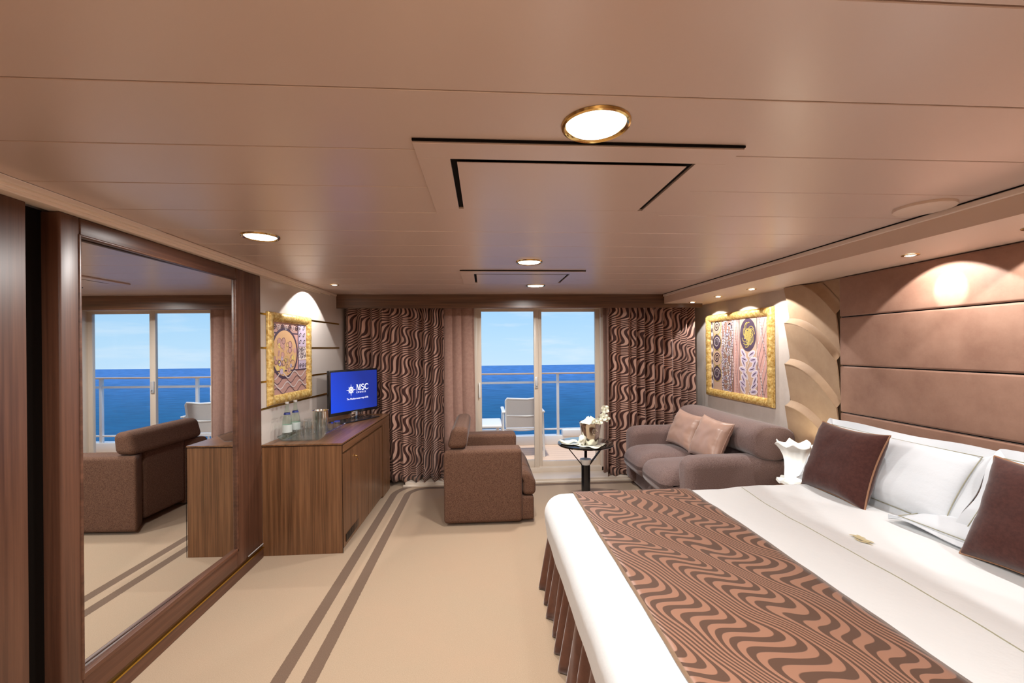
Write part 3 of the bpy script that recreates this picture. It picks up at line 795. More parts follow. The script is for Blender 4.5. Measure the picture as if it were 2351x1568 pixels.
# left picture
cy_, cz_ = 3.755, 1.485
mL = frame_mat((XL(cy_)+.003, cy_, cz_), (XL(4.1)-XL(3.4), .7, 0), (0, 0, 1))
pic = thing('framed_picture', 'gilt-framed patchwork picture with a large mottled disc, on the ivory panels above the sideboard', 'picture', mat=mL)
PW, PH, PB = .70, .735, .075
gilt_frame(pic, PW, PH, PB, .035)
bm = B(); w2, h2 = PW/2-PB+.004, PH/2-PB+.004; z = .006
box(bm, -w2, w2, -h2, h2, .0, .005, mi=0)
for p in range(8): stroke(bm, spiral(-w2+.035+p*.058, h2-.045, .026, 1.6), .007, 3 if p % 2 else 1, .0075)
stroke(bm, [(-w2, h2-.09), (.13, h2-.09)], .012, 1, .007); stroke(bm, [(.13, h2), (.13, -h2+.19)], .012, 1, .0072); stroke(bm, [(-w2, -h2+.19), (w2, -h2+.19)], .012, 1, .0074)
rect(bm, -w2, -h2+.19, .13, h2-.09, 9, .0062)
ccx, ccy, crr = -.09, .04, .20
blob(bm, ccx, ccy, crr+.012, crr+.012, 1, .0068, 48); blob(bm, ccx, ccy, crr-.01, crr-.01, 7, .0072, 48)
for i in range(46):
    a, r_ = random.uniform(0, 2*PI), crr*.84*math.sqrt(random.random()); q = random.uniform(.012, .034)
    if r_+q > crr-.014: q = crr-.014-r_
    blob(bm, ccx+r_*math.cos(a), ccy+r_*math.sin(a), q, q, random.choice([0, 9, 4, 5, 7, 0]), .0076+i*2e-5, 18)
    if i % 2: stroke(bm, ring(ccx+r_*math.cos(a), ccy+r_*math.sin(a), q, q, 14), .0035, random.choice([5, 1, 0]), .0088)
rect(bm, .136, h2-.20, w2, h2, 4, .0062)
for i in range(6):
    x_, y_ = .165+(i % 2)*.07, h2-.035-(i//2)*.062
    blob(bm, x_, y_, .027, .012, 1, .007, 16, .7); blob(bm, x_, y_, .015, .005, 3, .0075, 12, .7)
rect(bm, .136, -.02, w2, h2-.205, 3, .0063)
for i in range(70):
    x_, y_ = random.uniform(.145, w2-.012), random.uniform(-.01, h2-.215); a = random.uniform(0, PI)
    stroke(bm, [(x_, y_), (x_+.012*math.cos(a), y_+.012*math.sin(a)), (x_+.02*math.cos(a+.9), y_+.02*math.sin(a+.9))], .004, 8 if i % 3 else 1, .0075)
rect(bm, .136, -h2+.196, w2, -.025, 4, .0063)
for i in range(3): stroke(bm, spiral(.165+i*.052, -.075, .022, 1.5), .006, 1, .0075)
for k in range(4):
    pts = [(-w2+2*w2*i/40, -h2+.03+k*.042+.026*math.sin(i*.42+k*1.3)) for i in range(41)]
    stroke(bm, pts, .010 if k % 2 else .005, 3 if k % 2 else 1, .0075+k*.0002)
obj('canvas', bm, CM, pic, smooth=0)
# right picture
cy_, cz_ = 4.26, 1.448
mR = frame_mat((XR-.003, cy_, cz_), (0, -1, 0), (0, 0, 1))
pic = thing('framed_picture', 'gilt-framed picture of vertical bands, spirals and leaves above the sofa', 'picture', mat=mR)
PW, PH, PB = 1.15, .92, .08
gilt_frame(pic, PW, PH, PB, .045)
bm = B(); w2, h2 = PW/2-PB+.004, PH/2-PB+.004
box(bm, -w2, w2, -h2, h2, .0, .005, mi=2)
bands = [(-w2, -w2+.05, 3), (-w2+.05, -.28, 2), (-.28, -.06, 6), (-.06, .05, 9), (.05, .33, 2), (.33, w2, 9)]
for a, b, c in bands: rect(bm, a, -h2, b, h2, c, .0062)
for k in range(9): blob(bm, -w2+.022, -h2+.04+k*.09, .014, .03, 1, .007, 14)
for x_ in (-w2+.05, -.06, .05, .33): stroke(bm, [(x_, -h2), (x_, h2)], .006, 1, .0071)
for k in range(5):
    y_ = h2-.06-k*.175
    if y_-.0 < -h2+.03: break
    blob(bm, -.375, y_, .082, .085, 1 if k % 2 else 2, .0072, 36)
    stroke(bm, [q for q in ring(-.375, y_, .088, .088, 30) if abs(q[1]) < h2], .008, 5, .0078)
    stroke(bm, [q for q in spiral(-.375, y_, .062, 2.1) if q[1] < h2], .011, 3 if k % 2 else 1, .0084)
for k in range(16):
    y_ = -h2+.02+k*(2*h2-.04)/15; r_ = random.uniform(.05, .10); xx = -.17+random.uniform(-.05, .05)
    pts = [q for q in ring(xx, y_, min(r_, .105-abs(xx+.17))*1.0, r_*1.9, 26, random.uniform(0, 3), random.uniform(7, 9)) if abs(q[1]) < h2]
    if len(pts) > 3: stroke(bm, pts, .012, 3 if k % 3 else 4, .0074+k*3e-5)
blob(bm, .19, h2-.17, .13, .165, 1, .0070, 40)
for k in range(20):
    a, r_ = random.uniform(0, 2*PI), random.uniform(0, .075)
    stroke(bm, [q for q in ring(.19+r_*math.cos(a), h2-.17+r_*1.3*math.sin(a), .045, .055, 18, a, a+4.5) if q[1] < h2], .009, 5, .0076+k*2e-5)
for k in range(16):
    x_ = .19+(.08 if k % 2 else -.075)+random.uniform(-.03, .03); y_ = -h2+.05+(k//2)*.052+random.uniform(-.01, .01); a = (.6 if k % 2 else 2.5)+random.uniform(-.5, .5)
    blob(bm, x_, y_, .060, .030, 3, .0072+k*3e-5, 20, a); blob(bm, x_, y_, .050, .021, 4, .0078+k*3e-5, 18, a); blob(bm, x_, y_, .036, .005, 1, .0085+k*3e-5, 10, a)
stroke(bm, [(.19+.03*math.sin(i*.6), -h2+i*.028) for i in range(16)], .008, 3, .0092)
for k in range(6): stroke(bm, [(.36+.02*k+.035*math.sin(i*.35+k), -h2+2*h2*i/26) for i in range(27)], .006, (3, 8, 0)[k % 3], .0072+k*1e-4)
for k in range(3): stroke(bm, [(-.03+.025*k+.01*math.sin(i*.5+k), -h2+2*h2*i/26) for i in range(27)], .006, (3, 0, 8)[k % 3], .0072+k*1e-4)
obj('canvas', bm, CM, pic, smooth=0)

# ================================================================== HEADBOARD WALL
hb = thing('headboard', 'tall brown suede headboard of long horizontal padded panels behind the bed', 'headboard', (XR, 1.2, 0))
obj('backing', box(B(), XR-.012, XR-.001, -.7, 2.95, .15, 2.04), 'black', hb)
zed = [(.42, .715), (.722, 1.062), (1.068, 1.400), (1.406, 1.751), (1.757, 2.040)]
for a, b in zed:
    bm = B(); rbox(bm, (XR-.040, -.7, a), (XR-.010, 2.945, b), .013, 8, 4); obj('padded_panel', bm, 'suede', hb)
sp_ = thing('scalloped_panel', 'narrow sand suede wall panel of overlapping curved scales between headboard and picture', 'wall panel', (XR, 3.2, .5))
obj('backing', box(B(), XR-.010, XR-.001, 2.952, 3.475, .55, 2.042), 'suede2', sp_)
YA, YB = 3.468, 2.955
for k, zt in enumerate((2.085, 1.745, 1.40, 1.045)):
    bm = B(); nu, nv = 24, 12; g = {}
    dz = .305 if k < 3 else .28
    for s in (0, 1):
        for i in range(nu+1):
            u = i/nu; y_ = YA+(YB-YA)*u
            ztop = min(zt-dz*u**2.0, 2.040)
            zbot = (zt-.345-dz*u**2.0)-.05 if k < 3 else .56
            for j in range(nv+1):
                v = j/nv; out = (.010+.060*v**1.25)*(1-.25*u)
                g[(s, i, j)] = bm.verts.new((XR-.006-out-(0 if s else -.009), y_, zbot+(ztop-zbot)*v))
    for s in (0, 1):
        for i in range(nu):
            for j in range(nv):
                f = [g[(s, i, j)], g[(s, i+1, j)], g[(s, i+1, j+1)], g[(s, i, j+1)]]; bm.faces.new(f if s else f[::-1])
    for i in range(nu):
        for j in (0, nv): bm.faces.new((g[(0, i, j)], g[(0, i+1, j)], g[(1, i+1, j)], g[(1, i, j)]))
    for j in range(nv):
        for i in (0, nu): bm.faces.new((g[(0, i, j)], g[(0, i, j+1)], g[(1, i, j+1)], g[(1, i, j)]))
    # concave ledge behind the lip, sweeping up to the scale above
    rows_ = []
    for i in range(nu+1):
        u = i/nu; y_ = YA+(YB-YA)*u; zl = zt-dz*u**2.0; lip = .070*(1-.25*u)
        rr_ = []
        for j in range(9):
            q = j/8; zq = min(zl-.004+.085*q, 2.040)
            rr_.append(bm.verts.new((XR-.008-.007*q-lip*(1-q)**2.2, y_, min(zq, 2.040))))
        rows_.append(rr_)
    for a, b in zip(rows_, rows_[1:]):
        for j in range(8): bm.faces.new((a[j], b[j], b[j+1], a[j+1]))
    obj('curved_scale', bm, 'suede2', sp_, smooth=40)
obj('edge_strip', box(B(), XR-.012, XR-.0005, 3.476, 3.490, .5, 2.043), 'black', sp_)

# ================================================================== NIGHTSTAND AND LAMP
t = thing('nightstand', 'honey wood bedside cabinet with raised back behind the bed corner', 'nightstand', (2.42, 3.15, 0))
obj('body', box(B(), 2.32, XR-.002, 2.965, 3.27, .0, .44, .004), 'light_wood', t)
obj('back_ledge', box(B(), 2.50, XR-.075, 2.965, 3.30, .44, .735, .004), 'light_wood', t)
obj('ledge_cap', box(B(), 2.49, XR-.075, 2.960, 3.305, .735, .76, .004), 'light_wood', t)
lx, ly, lz = 2.38, 3.13, .486
t = thing('table_lamp', 'lit white glass lamp with a ruffled flower-shaped rim on the nightstand', 'lamp', (lx, ly, lz))
def ruf(k, amp):
    def fn(a, r, z):
        q = max(0, (z-k)/(.315-k))
        w_ = math.sin(a*7)
        rr = r*(1+.15*w_*q**2+.02*math.sin(a*14)); return (rr*math.cos(a), rr*math.sin(a), z+amp*(.6-abs(math.cos(a*3.5+.4)))*q**3)
    return fn
bm = B(); lathe(bm, [(.070, .035), (.074, .06), (.072, .12), (.074, .17), (.083, .22), (.100, .265), (.118, .296), (.128, .306), (.122, .312), (.112, .298), (.094, .262), (.078, .22), (.068, .165), (.066, .06)], (lx, ly, lz), 108, False, ruf(.14, .034))
obj('shade', bm, 'shade', t, smooth=60)
bm = B(); lathe(bm, [(.0001, -.0455), (.07, -.0455), (.06, -.02), (.10, 0), (.125, .012), (.12, .03), (.08, .04), (.0001, .042)], (lx, ly, lz), 72, False, lambda a, r, z: (r*(1+.05*math.sin(a*8))*math.cos(a), r*(1+.05*math.sin(a*8))*math.sin(a), z+.008*math.sin(a*8)*(r > .1)))
obj('base', bm, 'porcelain', t)
l = bpy.data.lights.new('bulb_glow', 'POINT'); l.energy = 1.0; l.color = (1, .92, .72); l.shadow_soft_size = .03
o = bpy.data.objects.new('bulb_glow', l); COL.objects.link(o); o.parent = t; o.location = (0, 0, .28)

# ================================================================== BED
BX0, BX1, BY0, BY1, BZ = .365, 2.57, .80, 2.80, .62
bed = thing('bed', 'wide double bed with pleated brown satin skirt in front of the headboard', 'bed', (1.5, 1.8, 0))
bm = B(); rbox(bm, (BX0+.05, BY0+.05, .30), (BX1, BY1-.05, .585), .05, 4, 3); obj('mattress', bm, 'linen', bed)
obj('base', box(B(), BX0+.10, BX1-.02, BY0+.1, BY1-.1, .02, .30, .01), 'wood_y', bed)
# pleated skirt: wavy strip round foot, far and near side
path = []; 
def seg(a, b, n): return [(a[0]+(b[0]-a[0])*i/n, a[1]+(b[1]-a[1])*i/n) for i in range(n)]
pp = seg((BX0+.045, BY0+.04), (BX0+.045, BY1-.05), 260)+seg((BX0+.045, BY1-.05), (BX1-.05, BY1-.05), 220)+[(BX1-.05, BY1-.05)]
bm = B(); rows = 9; gv = []
for i, (a, b) in enumerate(pp):
    nx, ny = (-1, 0) if i < 260 else (0, 1)
    s = i*.0075; col_ = []
    for j in range(rows+1):
        z_ = .40-.392*j/rows; fl = (j/rows)
        off = (.012+.028*fl)*math.sin(s*2*PI/.145+.7*math.sin(s*5))+.010*math.sin(s*2*PI/.06+j*.1)*fl+.035*fl-.01
        col_.append(bm.verts.new((a+nx*off, b+ny*off, z_)))
    gv.append(col_)
for a, b in zip(gv, gv[1:]):
    for j in range(rows): bm.faces.new((a[j], b[j], b[j+1], a[j+1]))
sk = obj('bed_skirt', bm, 'skirt', bed, smooth=80)
md = sk.modifiers.new('thick', 'SOLIDIFY'); md.thickness = .003
# duvet
def duv(x_, y_, z_):
    top = z_ > .5
    n1 = noise.noise(Vector((x_*2.2, y_*2.2, 1)))*.006
    if top: z_ += n1+.004*noise.noise(Vector((x_*7, y_*7, 4)))
    side = max(0, (.60-z_)/.36)
    if x_ < BX0+.2: x_ += .035*side**1.2*(1 if x_ < BX0+.05 else .4)+.010*noise.noise(Vector((y_*4, z_*3, 0)))*side
    if y_ > BY1-.15: y_ += -.02*side
    if x_ > 1.55 and y_ > BY1-.3 and top: z_ += .014*min(1, (x_-1.55)/.1)*min(1, (y_-BY1+.3)/.2)
    return (x_, y_, z_)
bm = B(); rbox(bm, (BX0, BY0, .235), (2.50, BY1, BZ), .13, 40, 7, duv)
duvet = tag(obj('duvet', bm, 'linen', smooth=60), 'smooth white duvet spread over the bed and hanging over its foot', 'duvet')
def on_duvet(x_, y_): return duv(x_, y_, BZ)[2]
bm = B(); tube(bm, [(1.665-.045*(2.7-y_)/1.5+.006*math.sin(y_*5), y_, on_duvet(1.65, y_)+.0005) for y_ in [2.68-.05*i for i in range(34)]], .0022, 6)
obj('stitch_line', bm, 'olive', duvet)
# small embroidered emblem
bm = B(); ex, ey, ez = 1.785, 1.925, BZ+.009
for kk_, (dx, dy, r1, r2, a) in enumerate(((0, 0, .042, .012, .1), (.02, .012, .03, .010, .4), (-.018, .014, .026, .009, -.3), (.03, -.014, .024, .007, .7), (-.042, .0, .016, .006, 1.2), (.0, -.02, .012, .006, 0), (-.012, .026, .012, .005, 0), (.05, -.002, .014, .004, .2))):
    n = 14; bm.faces.new([bm.verts.new((ex+(dy+r2*math.sin(q)*math.cos(a)+r1*math.cos(q)*math.sin(a))*1.0, ey-(dx+r1*math.cos(q)*math.cos(a)-r2*math.sin(q)*math.sin(a)), ez-.0015-kk_*.0004)) for q in [2*PI*i/n for i in range(n)]])
M['emb'] = plain('gold_embroidery', S(196, 182, 142), .5)
obj('embroidery', bm, 'emb', duvet, smooth=0)
# runner across the foot end
bm = B(); uvl = bm.loops.layers.uv.new('UVMap')
RX0, RX1 = .556, 1.325
pts = []
for i in range(80): pts.append((BY1-.0+.010-0, 0))
arc = []
z_ = .26
prof = [(BY1+.006-.02*max(0, (.60-z)/.36), z) for z in [.30+.0175*i for i in range(12)]]
cyy, czz, rr = BY1-.13, BZ-.13, .138
prof += [(cyy+rr*math.cos(a), czz+rr*math.sin(a)) for a in [PI/2*i/10 for i in range(1, 11)]]
prof += [(BY1-.13-.03*i, BZ+.006) for i in range(1, 60)]
L = 0; gr = []
for k, (y_, z_) in enumerate(prof):
    if k: L += math.hypot(y_-prof[k-1][0], z_-prof[k-1][1])
    row = []
    for i in range(25):
        x_ = RX0+(RX1-RX0)*i/24
        zz = z_+((on_duvet(x_, y_)-BZ) if z_ > .6 else 0)+(.001*noise.noise(Vector((x_*20, y_*20, 3))))
        row.append((bm.verts.new((x_, y_, zz)), ((x_-(RX0+RX1)/2), L)))
    gr.append(row)
for a, b in zip(gr, gr[1:]):
    for i in range(24):
        q = (a[i], b[i], b[i+1], a[i+1]); f = bm.faces.new([p[0] for p in q])
        for lp, p in zip(f.loops, q): lp[uvl].uv = p[1]
run = tag(obj('bed_runner', bm, 'runner', smooth=60, uvs=1), 'copper and brown wave-patterned satin runner laid across the foot of the duvet', 'bed runner')
md = run.modifiers.new('thick', 'SOLIDIFY'); md.thickness = .004; md.offset = 0

# pillows and cushions
def place(name, label, cat, c0, xd, yd, w_, h_, t_, mat, pip=None, group=None, seed=0, flange=0, pull=.06, wr=.006, pr=.005):
    mm = frame_mat(c0, xd, yd)
    th = thing(name, label, cat, mat=mm, group=group)
    bm = B(); rim = pillow(bm, w_, h_, t_, 30, pull, wr, seed, flange)
    obj('cover', bm, mat, th, smooth=55)
    if pip:
        if flange: rim = [Vector((p.x, p.y, .012)) for p in rim]
        bm = B(); tube(bm, [p for p in rim], pr, 6, True); obj('piping', bm, pip, th)
    return th
UP = Vector((0, 0, 1))
# white pillows lean on the headboard: local X runs along the wall towards the camera, Y up
def lean(b, tp): return (Vector(tp)-Vector(b)).normalized()
place('pillow', 'large white pillow leaning on the headboard behind the nearer-to-window brown cushion', 'pillow', (2.365, 2.42, .815), (0, -1, 0), lean((2.24, 0, .62), (2.50, 0, 1.03)), 1.02, .50, .17, 'linen2', 'olive', 'white bed pillows', 3, .05, .03, .008, .0022)
place('pillow', 'large white pillow at the right edge behind the cropped brown cushion', 'pillow', (2.345, 1.40, .83), (.03, -1, 0), lean((2.22, 0, .62), (2.49, 0, 1.03)), 1.00, .52, .18, 'linen2', 'olive', 'white bed pillows', 8, .05, .03, .010, .0022)
place('pillow', 'flat white pillow lying underneath between the two leaning pillows', 'pillow', (2.30, 1.72, .665), (.05, -1, .0), (1, 0, .10), .80, .34, .09, 'linen2', 'olive', 'white bed pillows', 5, .03, .03, .010, .002)
place('throw_cushion', 'chocolate velvet cushion on the bed nearest the glass lamp', 'cushion', (2.205, 2.505, .826), (0, -1, 0), lean((2.13, 0, .63), (2.28, 0, 1.03)), .48, .45, .18, 'velvet', 'piping', 'chocolate bed cushions', 1, 0, .10, .010)
place('throw_cushion', 'chocolate velvet cushion on the bed cut off by the right edge of the photo', 'cushion', (2.195, 1.525, .835), (.02, -1, 0), lean((2.11, 0, .63), (2.28, 0, 1.04)), .48, .46, .18, 'velvet', 'piping', 'chocolate bed cushions', 4, 0, .10, .010)

# ================================================================== ARMCHAIR
ch = thing('armchair', 'boxy brown chenille armchair standing side-on by the balcony door', 'armchair', (0, 4.15, 0))
AX0, AX1, AY0, AY1, AZ = -.375, .325, 3.735, 4.62, .662
def arm(y0, y1, near):
    def fn(x_, y_, z_):
        if x_ < AX0+.14 and z_ < 2:      # the back end is cut on a slant towards the middle
            t_ = (y_-y0)/(y1-y0); t_ = t_ if near else 1-t_
            x_ += .13*max(0, min(1, t_))*max(0, (AX0+.14-x_)/.14)
        return (x_, y_, z_)
    bm = B(); rbox(bm, (AX0, y0, .022), (AX1, y1, AZ), .035, 8, 4, fn); return bm
obj('arm', arm(AY0, AY0+.21, True), 'chair_fab', ch); obj('arm', arm(AY1-.21, AY1, False), 'chair_fab', ch)
bm = B(); rbox(bm, (AX0+.10, AY0+.2, .06), (AX0+.19, AY1-.2, .74), .03, 6, 3); obj('back_panel', bm, 'chair_fab', ch)
bm = B(); rbox(bm, (AX0+.19, AY0+.2, .03), (AX1+.10, AY1-.2, .235), .02, 4, 3); rbox(bm, (AX1-.01, AY0+.03, .03), (AX1+.105, AY1-.03, .235), .02, 4, 3); obj('base', bm, 'chair_fab', ch)
def crown(x_, y_, z_):
    if z_ > .35: z_ += .018*math.cos((y_-4.178)/.445*PI/2)
    if x_ > AX1+.02 and z_ > .3: x_ -= .07*max(0, (z_-.36)/.12)
    return (x_, y_, z_)
bm = B(); rbox(bm, (AX0+.2, AY0+.205, .24), (AX1+.125, AY1-.205, .47), .045, 8, 4, crown)
rbox(bm, (AX1+.004, AY0+.03, .24), (AX1+.125, AY1-.03, .455), .045, 8, 4, crown); obj('seat_cushion', bm, 'chair_fab', ch)
def backc(x_, y_, z_):
    q = (z_-.665)/.20
    xc_ = -.250+.035*q
    s = 1-.22*max(0, q); return (xc_+(x_+.245)*s, y_, z_)
bm = B(); rbox(bm, (-.335, AY0+.02, .665), (-.155, AY1-.02, .860), .055, 8, 5, backc); obj('back_cushion', bm, 'chair_fab', ch)

# ================================================================== SOFA
sf = thing('sofa', 'two-seat taupe chenille sofa under the picture with a rolled back', 'sofa', (2.1, 4.1, 0))
SY0, SY1 = 3.40, 4.82
def sarm(y0, y1, ztop, x0):
    def fn(x_, y_, z_):
        if z_ > .3: z_ -= .035*max(0, min(1, (x_-2.28)/.25)); z_ -= .02*max(0, (x0+.12-x_)/.12)
        return (x_, y_, z_)
    bm = B(); rbox(bm, (x0, y0, .05), (2.57, y1, ztop), .085, 8, 6, fn); return bm
obj('arm', sarm(SY0, SY0+.24, .622, 1.665), 'sofa_fab', sf); obj('arm', sarm(SY1-.22, SY1, .665, 1.60), 'sofa_fab', sf)
bm = B(); rbox(bm, (1.66, SY0+.1, .03), (2.5, SY1-.1, .27), .03, 6, 3); obj('base', bm, 'sofa_fab', sf)
mid = (SY0+SY1)/2
for y0, y1, nm in ((SY0+.16, mid, 0), (mid, SY1-.165, 1)):
    def sc2(x_, y_, z_):
        u = (y_-(y0+y1)/2)/((y1-y0)/2)
        if z_ > .36: z_ += .03*(1-u*u)*(1-.3*((x_-1.9)/.4)**2); z_ -= .05*max(0, (1.70-x_)/.17)**1.5
        if x_ < 1.62: x_ -= .02*(1-u*u)
        return (x_, y_, z_+.012*noise.noise(Vector((x_*6, y_*6, z_)))*(z_ > .36))
    bm = B(); rbox(bm, (1.525, y0+.004, .245), (2.35, y1-.004, .47), .085, 10, 5, sc2); obj('seat_cushion', bm, 'sofa_fab', sf)
# rolled back: thick bolster section swept along the wall
sec = []
for i in range(44):
    a = 2*PI*i/44; x_ = math.cos(a); z_ = math.sin(a)
    sx = abs(x_)**.75*math.copysign(1, x_); sz = abs(z_)**.8*math.copysign(1, z_)
    px_ = 2.405+.185*sx*(1+.10*sz)+.03*sz; pz_ = .735+.145*sz-.02*sx
    sec.append((px_, pz_))
bm = B(); rings = []
yy = [SY0+.0, SY0+.006, SY0+.02, SY0+.045]+[SY0+.1+(SY1-SY0-.2)*i/12 for i in range(13)]+[SY1-.045, SY1-.02, SY1-.006, SY1]
for y_ in yy:
    e_ = min(y_-SY0, SY1-y_); s = 1-.12*(1-min(1, e_/.045))**2
    sag = -.02*math.sin(PI*(y_-SY0)/(SY1-SY0))**2
    rings.append([bm.verts.new((2.405+(a-2.405)*s, y_+.0, .735+(b-.735)*s+sag*.4)) for a, b in sec])
for a, b in zip(rings, rings[1:]):
    for i in range(44): bm.faces.new((a[i], a[(i+1) % 44], b[(i+1) % 44], b[i]))
bm.faces.new(rings[0][::-1]); bm.faces.new(rings[-1])
obj('rolled_back', bm, 'sofa_fab', sf, smooth=60)
bm = B(); rbox(bm, (2.33, SY0+.1, .25), (2.57, SY1-.1, .68), .05, 5, 3); obj('back_rest', bm, 'sofa_fab', sf)
place('sofa_cushion', 'tan satin cushion on the sofa on the side of the curtain', 'cushion', (2.085, 4.33, .685), (.10, -1, -.05), lean((2.0, 0, .50), (2.17, .0, .88)), .46, .38, .15, 'tan_satin', 'tan_satin', 'tan satin sofa cushions', 2, 0, .10, .013, .004)
place('sofa_cushion', 'tan satin cushion on the sofa beside its near arm', 'cushion', (2.095, 3.845, .690), (.12, -1, -.05), lean((2.0, 0, .50), (2.17, 0, .88)), .43, .40, .16, 'tan_satin', 'tan_satin', 'tan satin sofa cushions', 6, 0, .10, .013, .004)

# ================================================================== SIDE TABLE WITH ICE BUCKET
tx, ty, tz = 1.0, 4.20, .60
tb = thing('side_table', 'small round smoked-glass side table on a black column between armchair and sofa', 'side table', (tx, ty, 0))
bm = B(); lathe(bm, [(.0001, -.010), (.262, -.010), (.272, -.004), (.272, .002), (.262, .006), (.0001, .006)], (tx, ty, tz), 64, False); obj('tabletop', bm, 'tintglass', tb)
bm = B(); lathe(bm, [(.262, -.014), (.277, -.014), (.277, -.009), (.262, -.009), (.262, -.014)], (tx, ty, tz), 64, False); obj('rim_ring', bm, 'chrome', tb)
bm = B(); lathe(bm, [(.0001, 0), (.044, 0), (.044, .385), (.0001, .385)], (tx, ty, .0), 32, False); obj('column', bm, 'black_gloss', tb)
bm = B(); lathe(bm, [(.0001, 0.0), (.19, .0), (.19, .012), (.05, .022), (.0001, .022)], (tx, ty, .0), 48, False); obj('base', bm, 'black_gloss', tb)
bm = B(); lathe(bm, [(.040, .385), (.046, .40), (.054, .425), (.056, .440), (.0001, .445)], (tx, ty, .0), 40, False); obj('hub', bm, 'white_metal', tb)  # white colour stands in for the ceiling light reflected in a chrome disc
for a in (PI*1.0, PI*.0+.05, PI*.42):
    p0 = Vector((tx+.04*math.cos(a), ty+.04*math.sin(a), .385)); p1 = Vector((tx+.20*math.cos(a), ty+.20*math.sin(a), tz-.014))
    bm = B(); d = Vector((-math.sin(a), math.cos(a), 0))*.014; n_ = Vector((math.cos(a), math.sin(a), 0))*.006
    va = [bm.verts.new(p+q) for p in (p0, p1) for q in (d+n_, d-n_, -d-n_, -d+n_)]
    for i in range(4): bm.faces.new((va[i], va[(i+1) % 4], va[4+(i+1) % 4], va[4+i]))
    bm.faces.new(va[:4][::-1]); bm.faces.new(va[4:]); obj('support_arm', bm, 'dark_metal', tb)
TZT = tz+.006
def cloth(cx_, cy_, z0, r, seed, n=22, hang=.0):
    bm = B(); c = bm.verts.new((cx_, cy_, z0+.006)); prev = None
    for k in range(1, 9):
        ring_ = []
        for i in range(48):
            a = 2*PI*i/48; rr_ = r*k/8*(1+.16*math.sin(a*4+seed)*k/8)
            ring_.append(bm.verts.new((cx_+rr_*math.cos(a), cy_+rr_*math.sin(a), z0+.006+.006*math.sin(a*7+k+seed)*(k/8)**2)))
        for i in range(48):
            if prev: bm.faces.new((prev[i], prev[(i+1) % 48], ring_[(i+1) % 48], ring_[i]))
            else: bm.faces.new((c, ring_[i], ring_[(i+1) % 48]))
        prev = ring_
    return bm
bx, by = tx+.02, ty-.12
o = tag(obj('napkin', cloth(bx, by, TZT, .14, 1), 'napkin'), 'ivory napkin spread under the champagne bucket on the side table', 'napkin')
md = o.modifiers.new('thick', 'SOLIDIFY'); md.thickness = .002
t = thing('champagne_bucket', 'polished silver champagne bucket on the round side table', 'bucket', (bx, by, TZT+.012))
bz = TZT+.012
bm = B(); lathe(bm, [(.0001, 0), (.066, .0), (.072, .01), (.088, .10), (.099, .165), (.102, .195), (.107, .205), (.104, .210), (.097, .20), (.078, .06), (.0001, .05)], (bx, by, bz), 48, False); obj('bowl', bm, 'steel', t)
for s in (1.35, 4.5):
    c_ = Vector((bx+.105*math.cos(-s), by+.105*math.sin(-s), bz+.13))
    bm = B(); tube(bm, [c_+Vector((.026*math.cos(a)*math.sin(s), .026*math.cos(a)*math.cos(s), .026*math.sin(a))) for a in [2*PI*i/20 for i in range(20)]], .004, 8, True); obj('ring_handle', bm, 'chrome', t)
t = thing('champagne_bottle', 'dark green champagne bottle tilted in the silver bucket', 'bottle', (bx, by, bz+.05))
mm = Matrix.Translation((bx+.005, by, bz+.07)) @ Matrix.Rotation(math.radians(28), 4, 'Y')
bm = B(); lathe(bm, [(.0001, 0), (.038, 0), (.040, .08), (.036, .12), (.018, .17), (.0155, .235), (.018, .24), (.018, .25), (.0001, .252)], n=28, caps=False); bmesh.ops.transform(bm, matrix=mm, verts=bm.verts); obj('glass', bm, 'green_glass', t)
bm = B(); lathe(bm, [(.0195, .185), (.0175, .24), (.0195, .242), (.0195, .255), (.0001, .257)], n=24, caps=False); bmesh.ops.transform(bm, matrix=mm, verts=bm.verts); obj('foil', bm, 'darkpiping', t)
# napkin in the bucket
bm = B(); prev = None
for k in range(7):
    ring_ = []
    for i in range(40):
        a = 2*PI*i/40; rr_ = .086-.012*k+.010*math.sin(a*5+k)*(k < 6); ring_.append(bm.verts.new((bx+rr_*math.cos(a), by+rr_*math.sin(a), bz+.195+.016*math.sin(a*3+k*.9)+.010*k)))
    if prev:
        for i in range(40): bm.faces.new((prev[i], prev[(i+1) % 40], ring_[(i+1) % 40], ring_[i]))
    prev = ring_
bm.faces.new(prev); tag(obj('napkin', bm, 'napkin', smooth=70), 'crumpled ivory napkin tucked into the top of the champagne bucket', 'napkin')
# orchid spray
def petal(bm, c_, d, w_, l_, upv):
    d = d.normalized(); s = d.cross(upv).normalized(); nn = s.cross(d); n = 7; rows_ = []
    for i in range(n+1):
        v = i/n; ww = w_*math.sin(PI*min(1, v*.94+.06))**.6
        rows_.append([bm.verts.new(c_+d*l_*v+s*ww*u+nn*(.25*l_*v*v-.3*ww*u*u*4*v)) for u in (-.5, -.25, 0, .25, .5)])
    for a, b in zip(rows_, rows_[1:]):
        for i in range(4): bm.faces.new((a[i], a[i+1], b[i+1], b[i]))
fl = thing('orchid_spray', 'spray of cream orchid blooms leaning over the right of the bucket', 'flowers', (bx+.1, by, bz+.2))
obj('stem', tube(B(), [(bx+.03, by, bz+.12), (bx+.07, by-.02, bz+.22), (bx+.12, by-.02, bz+.30), (bx+.15, by-.01, bz+.35)], .003, 6), plain('green_stem', S(70, 96, 40), .5), fl)
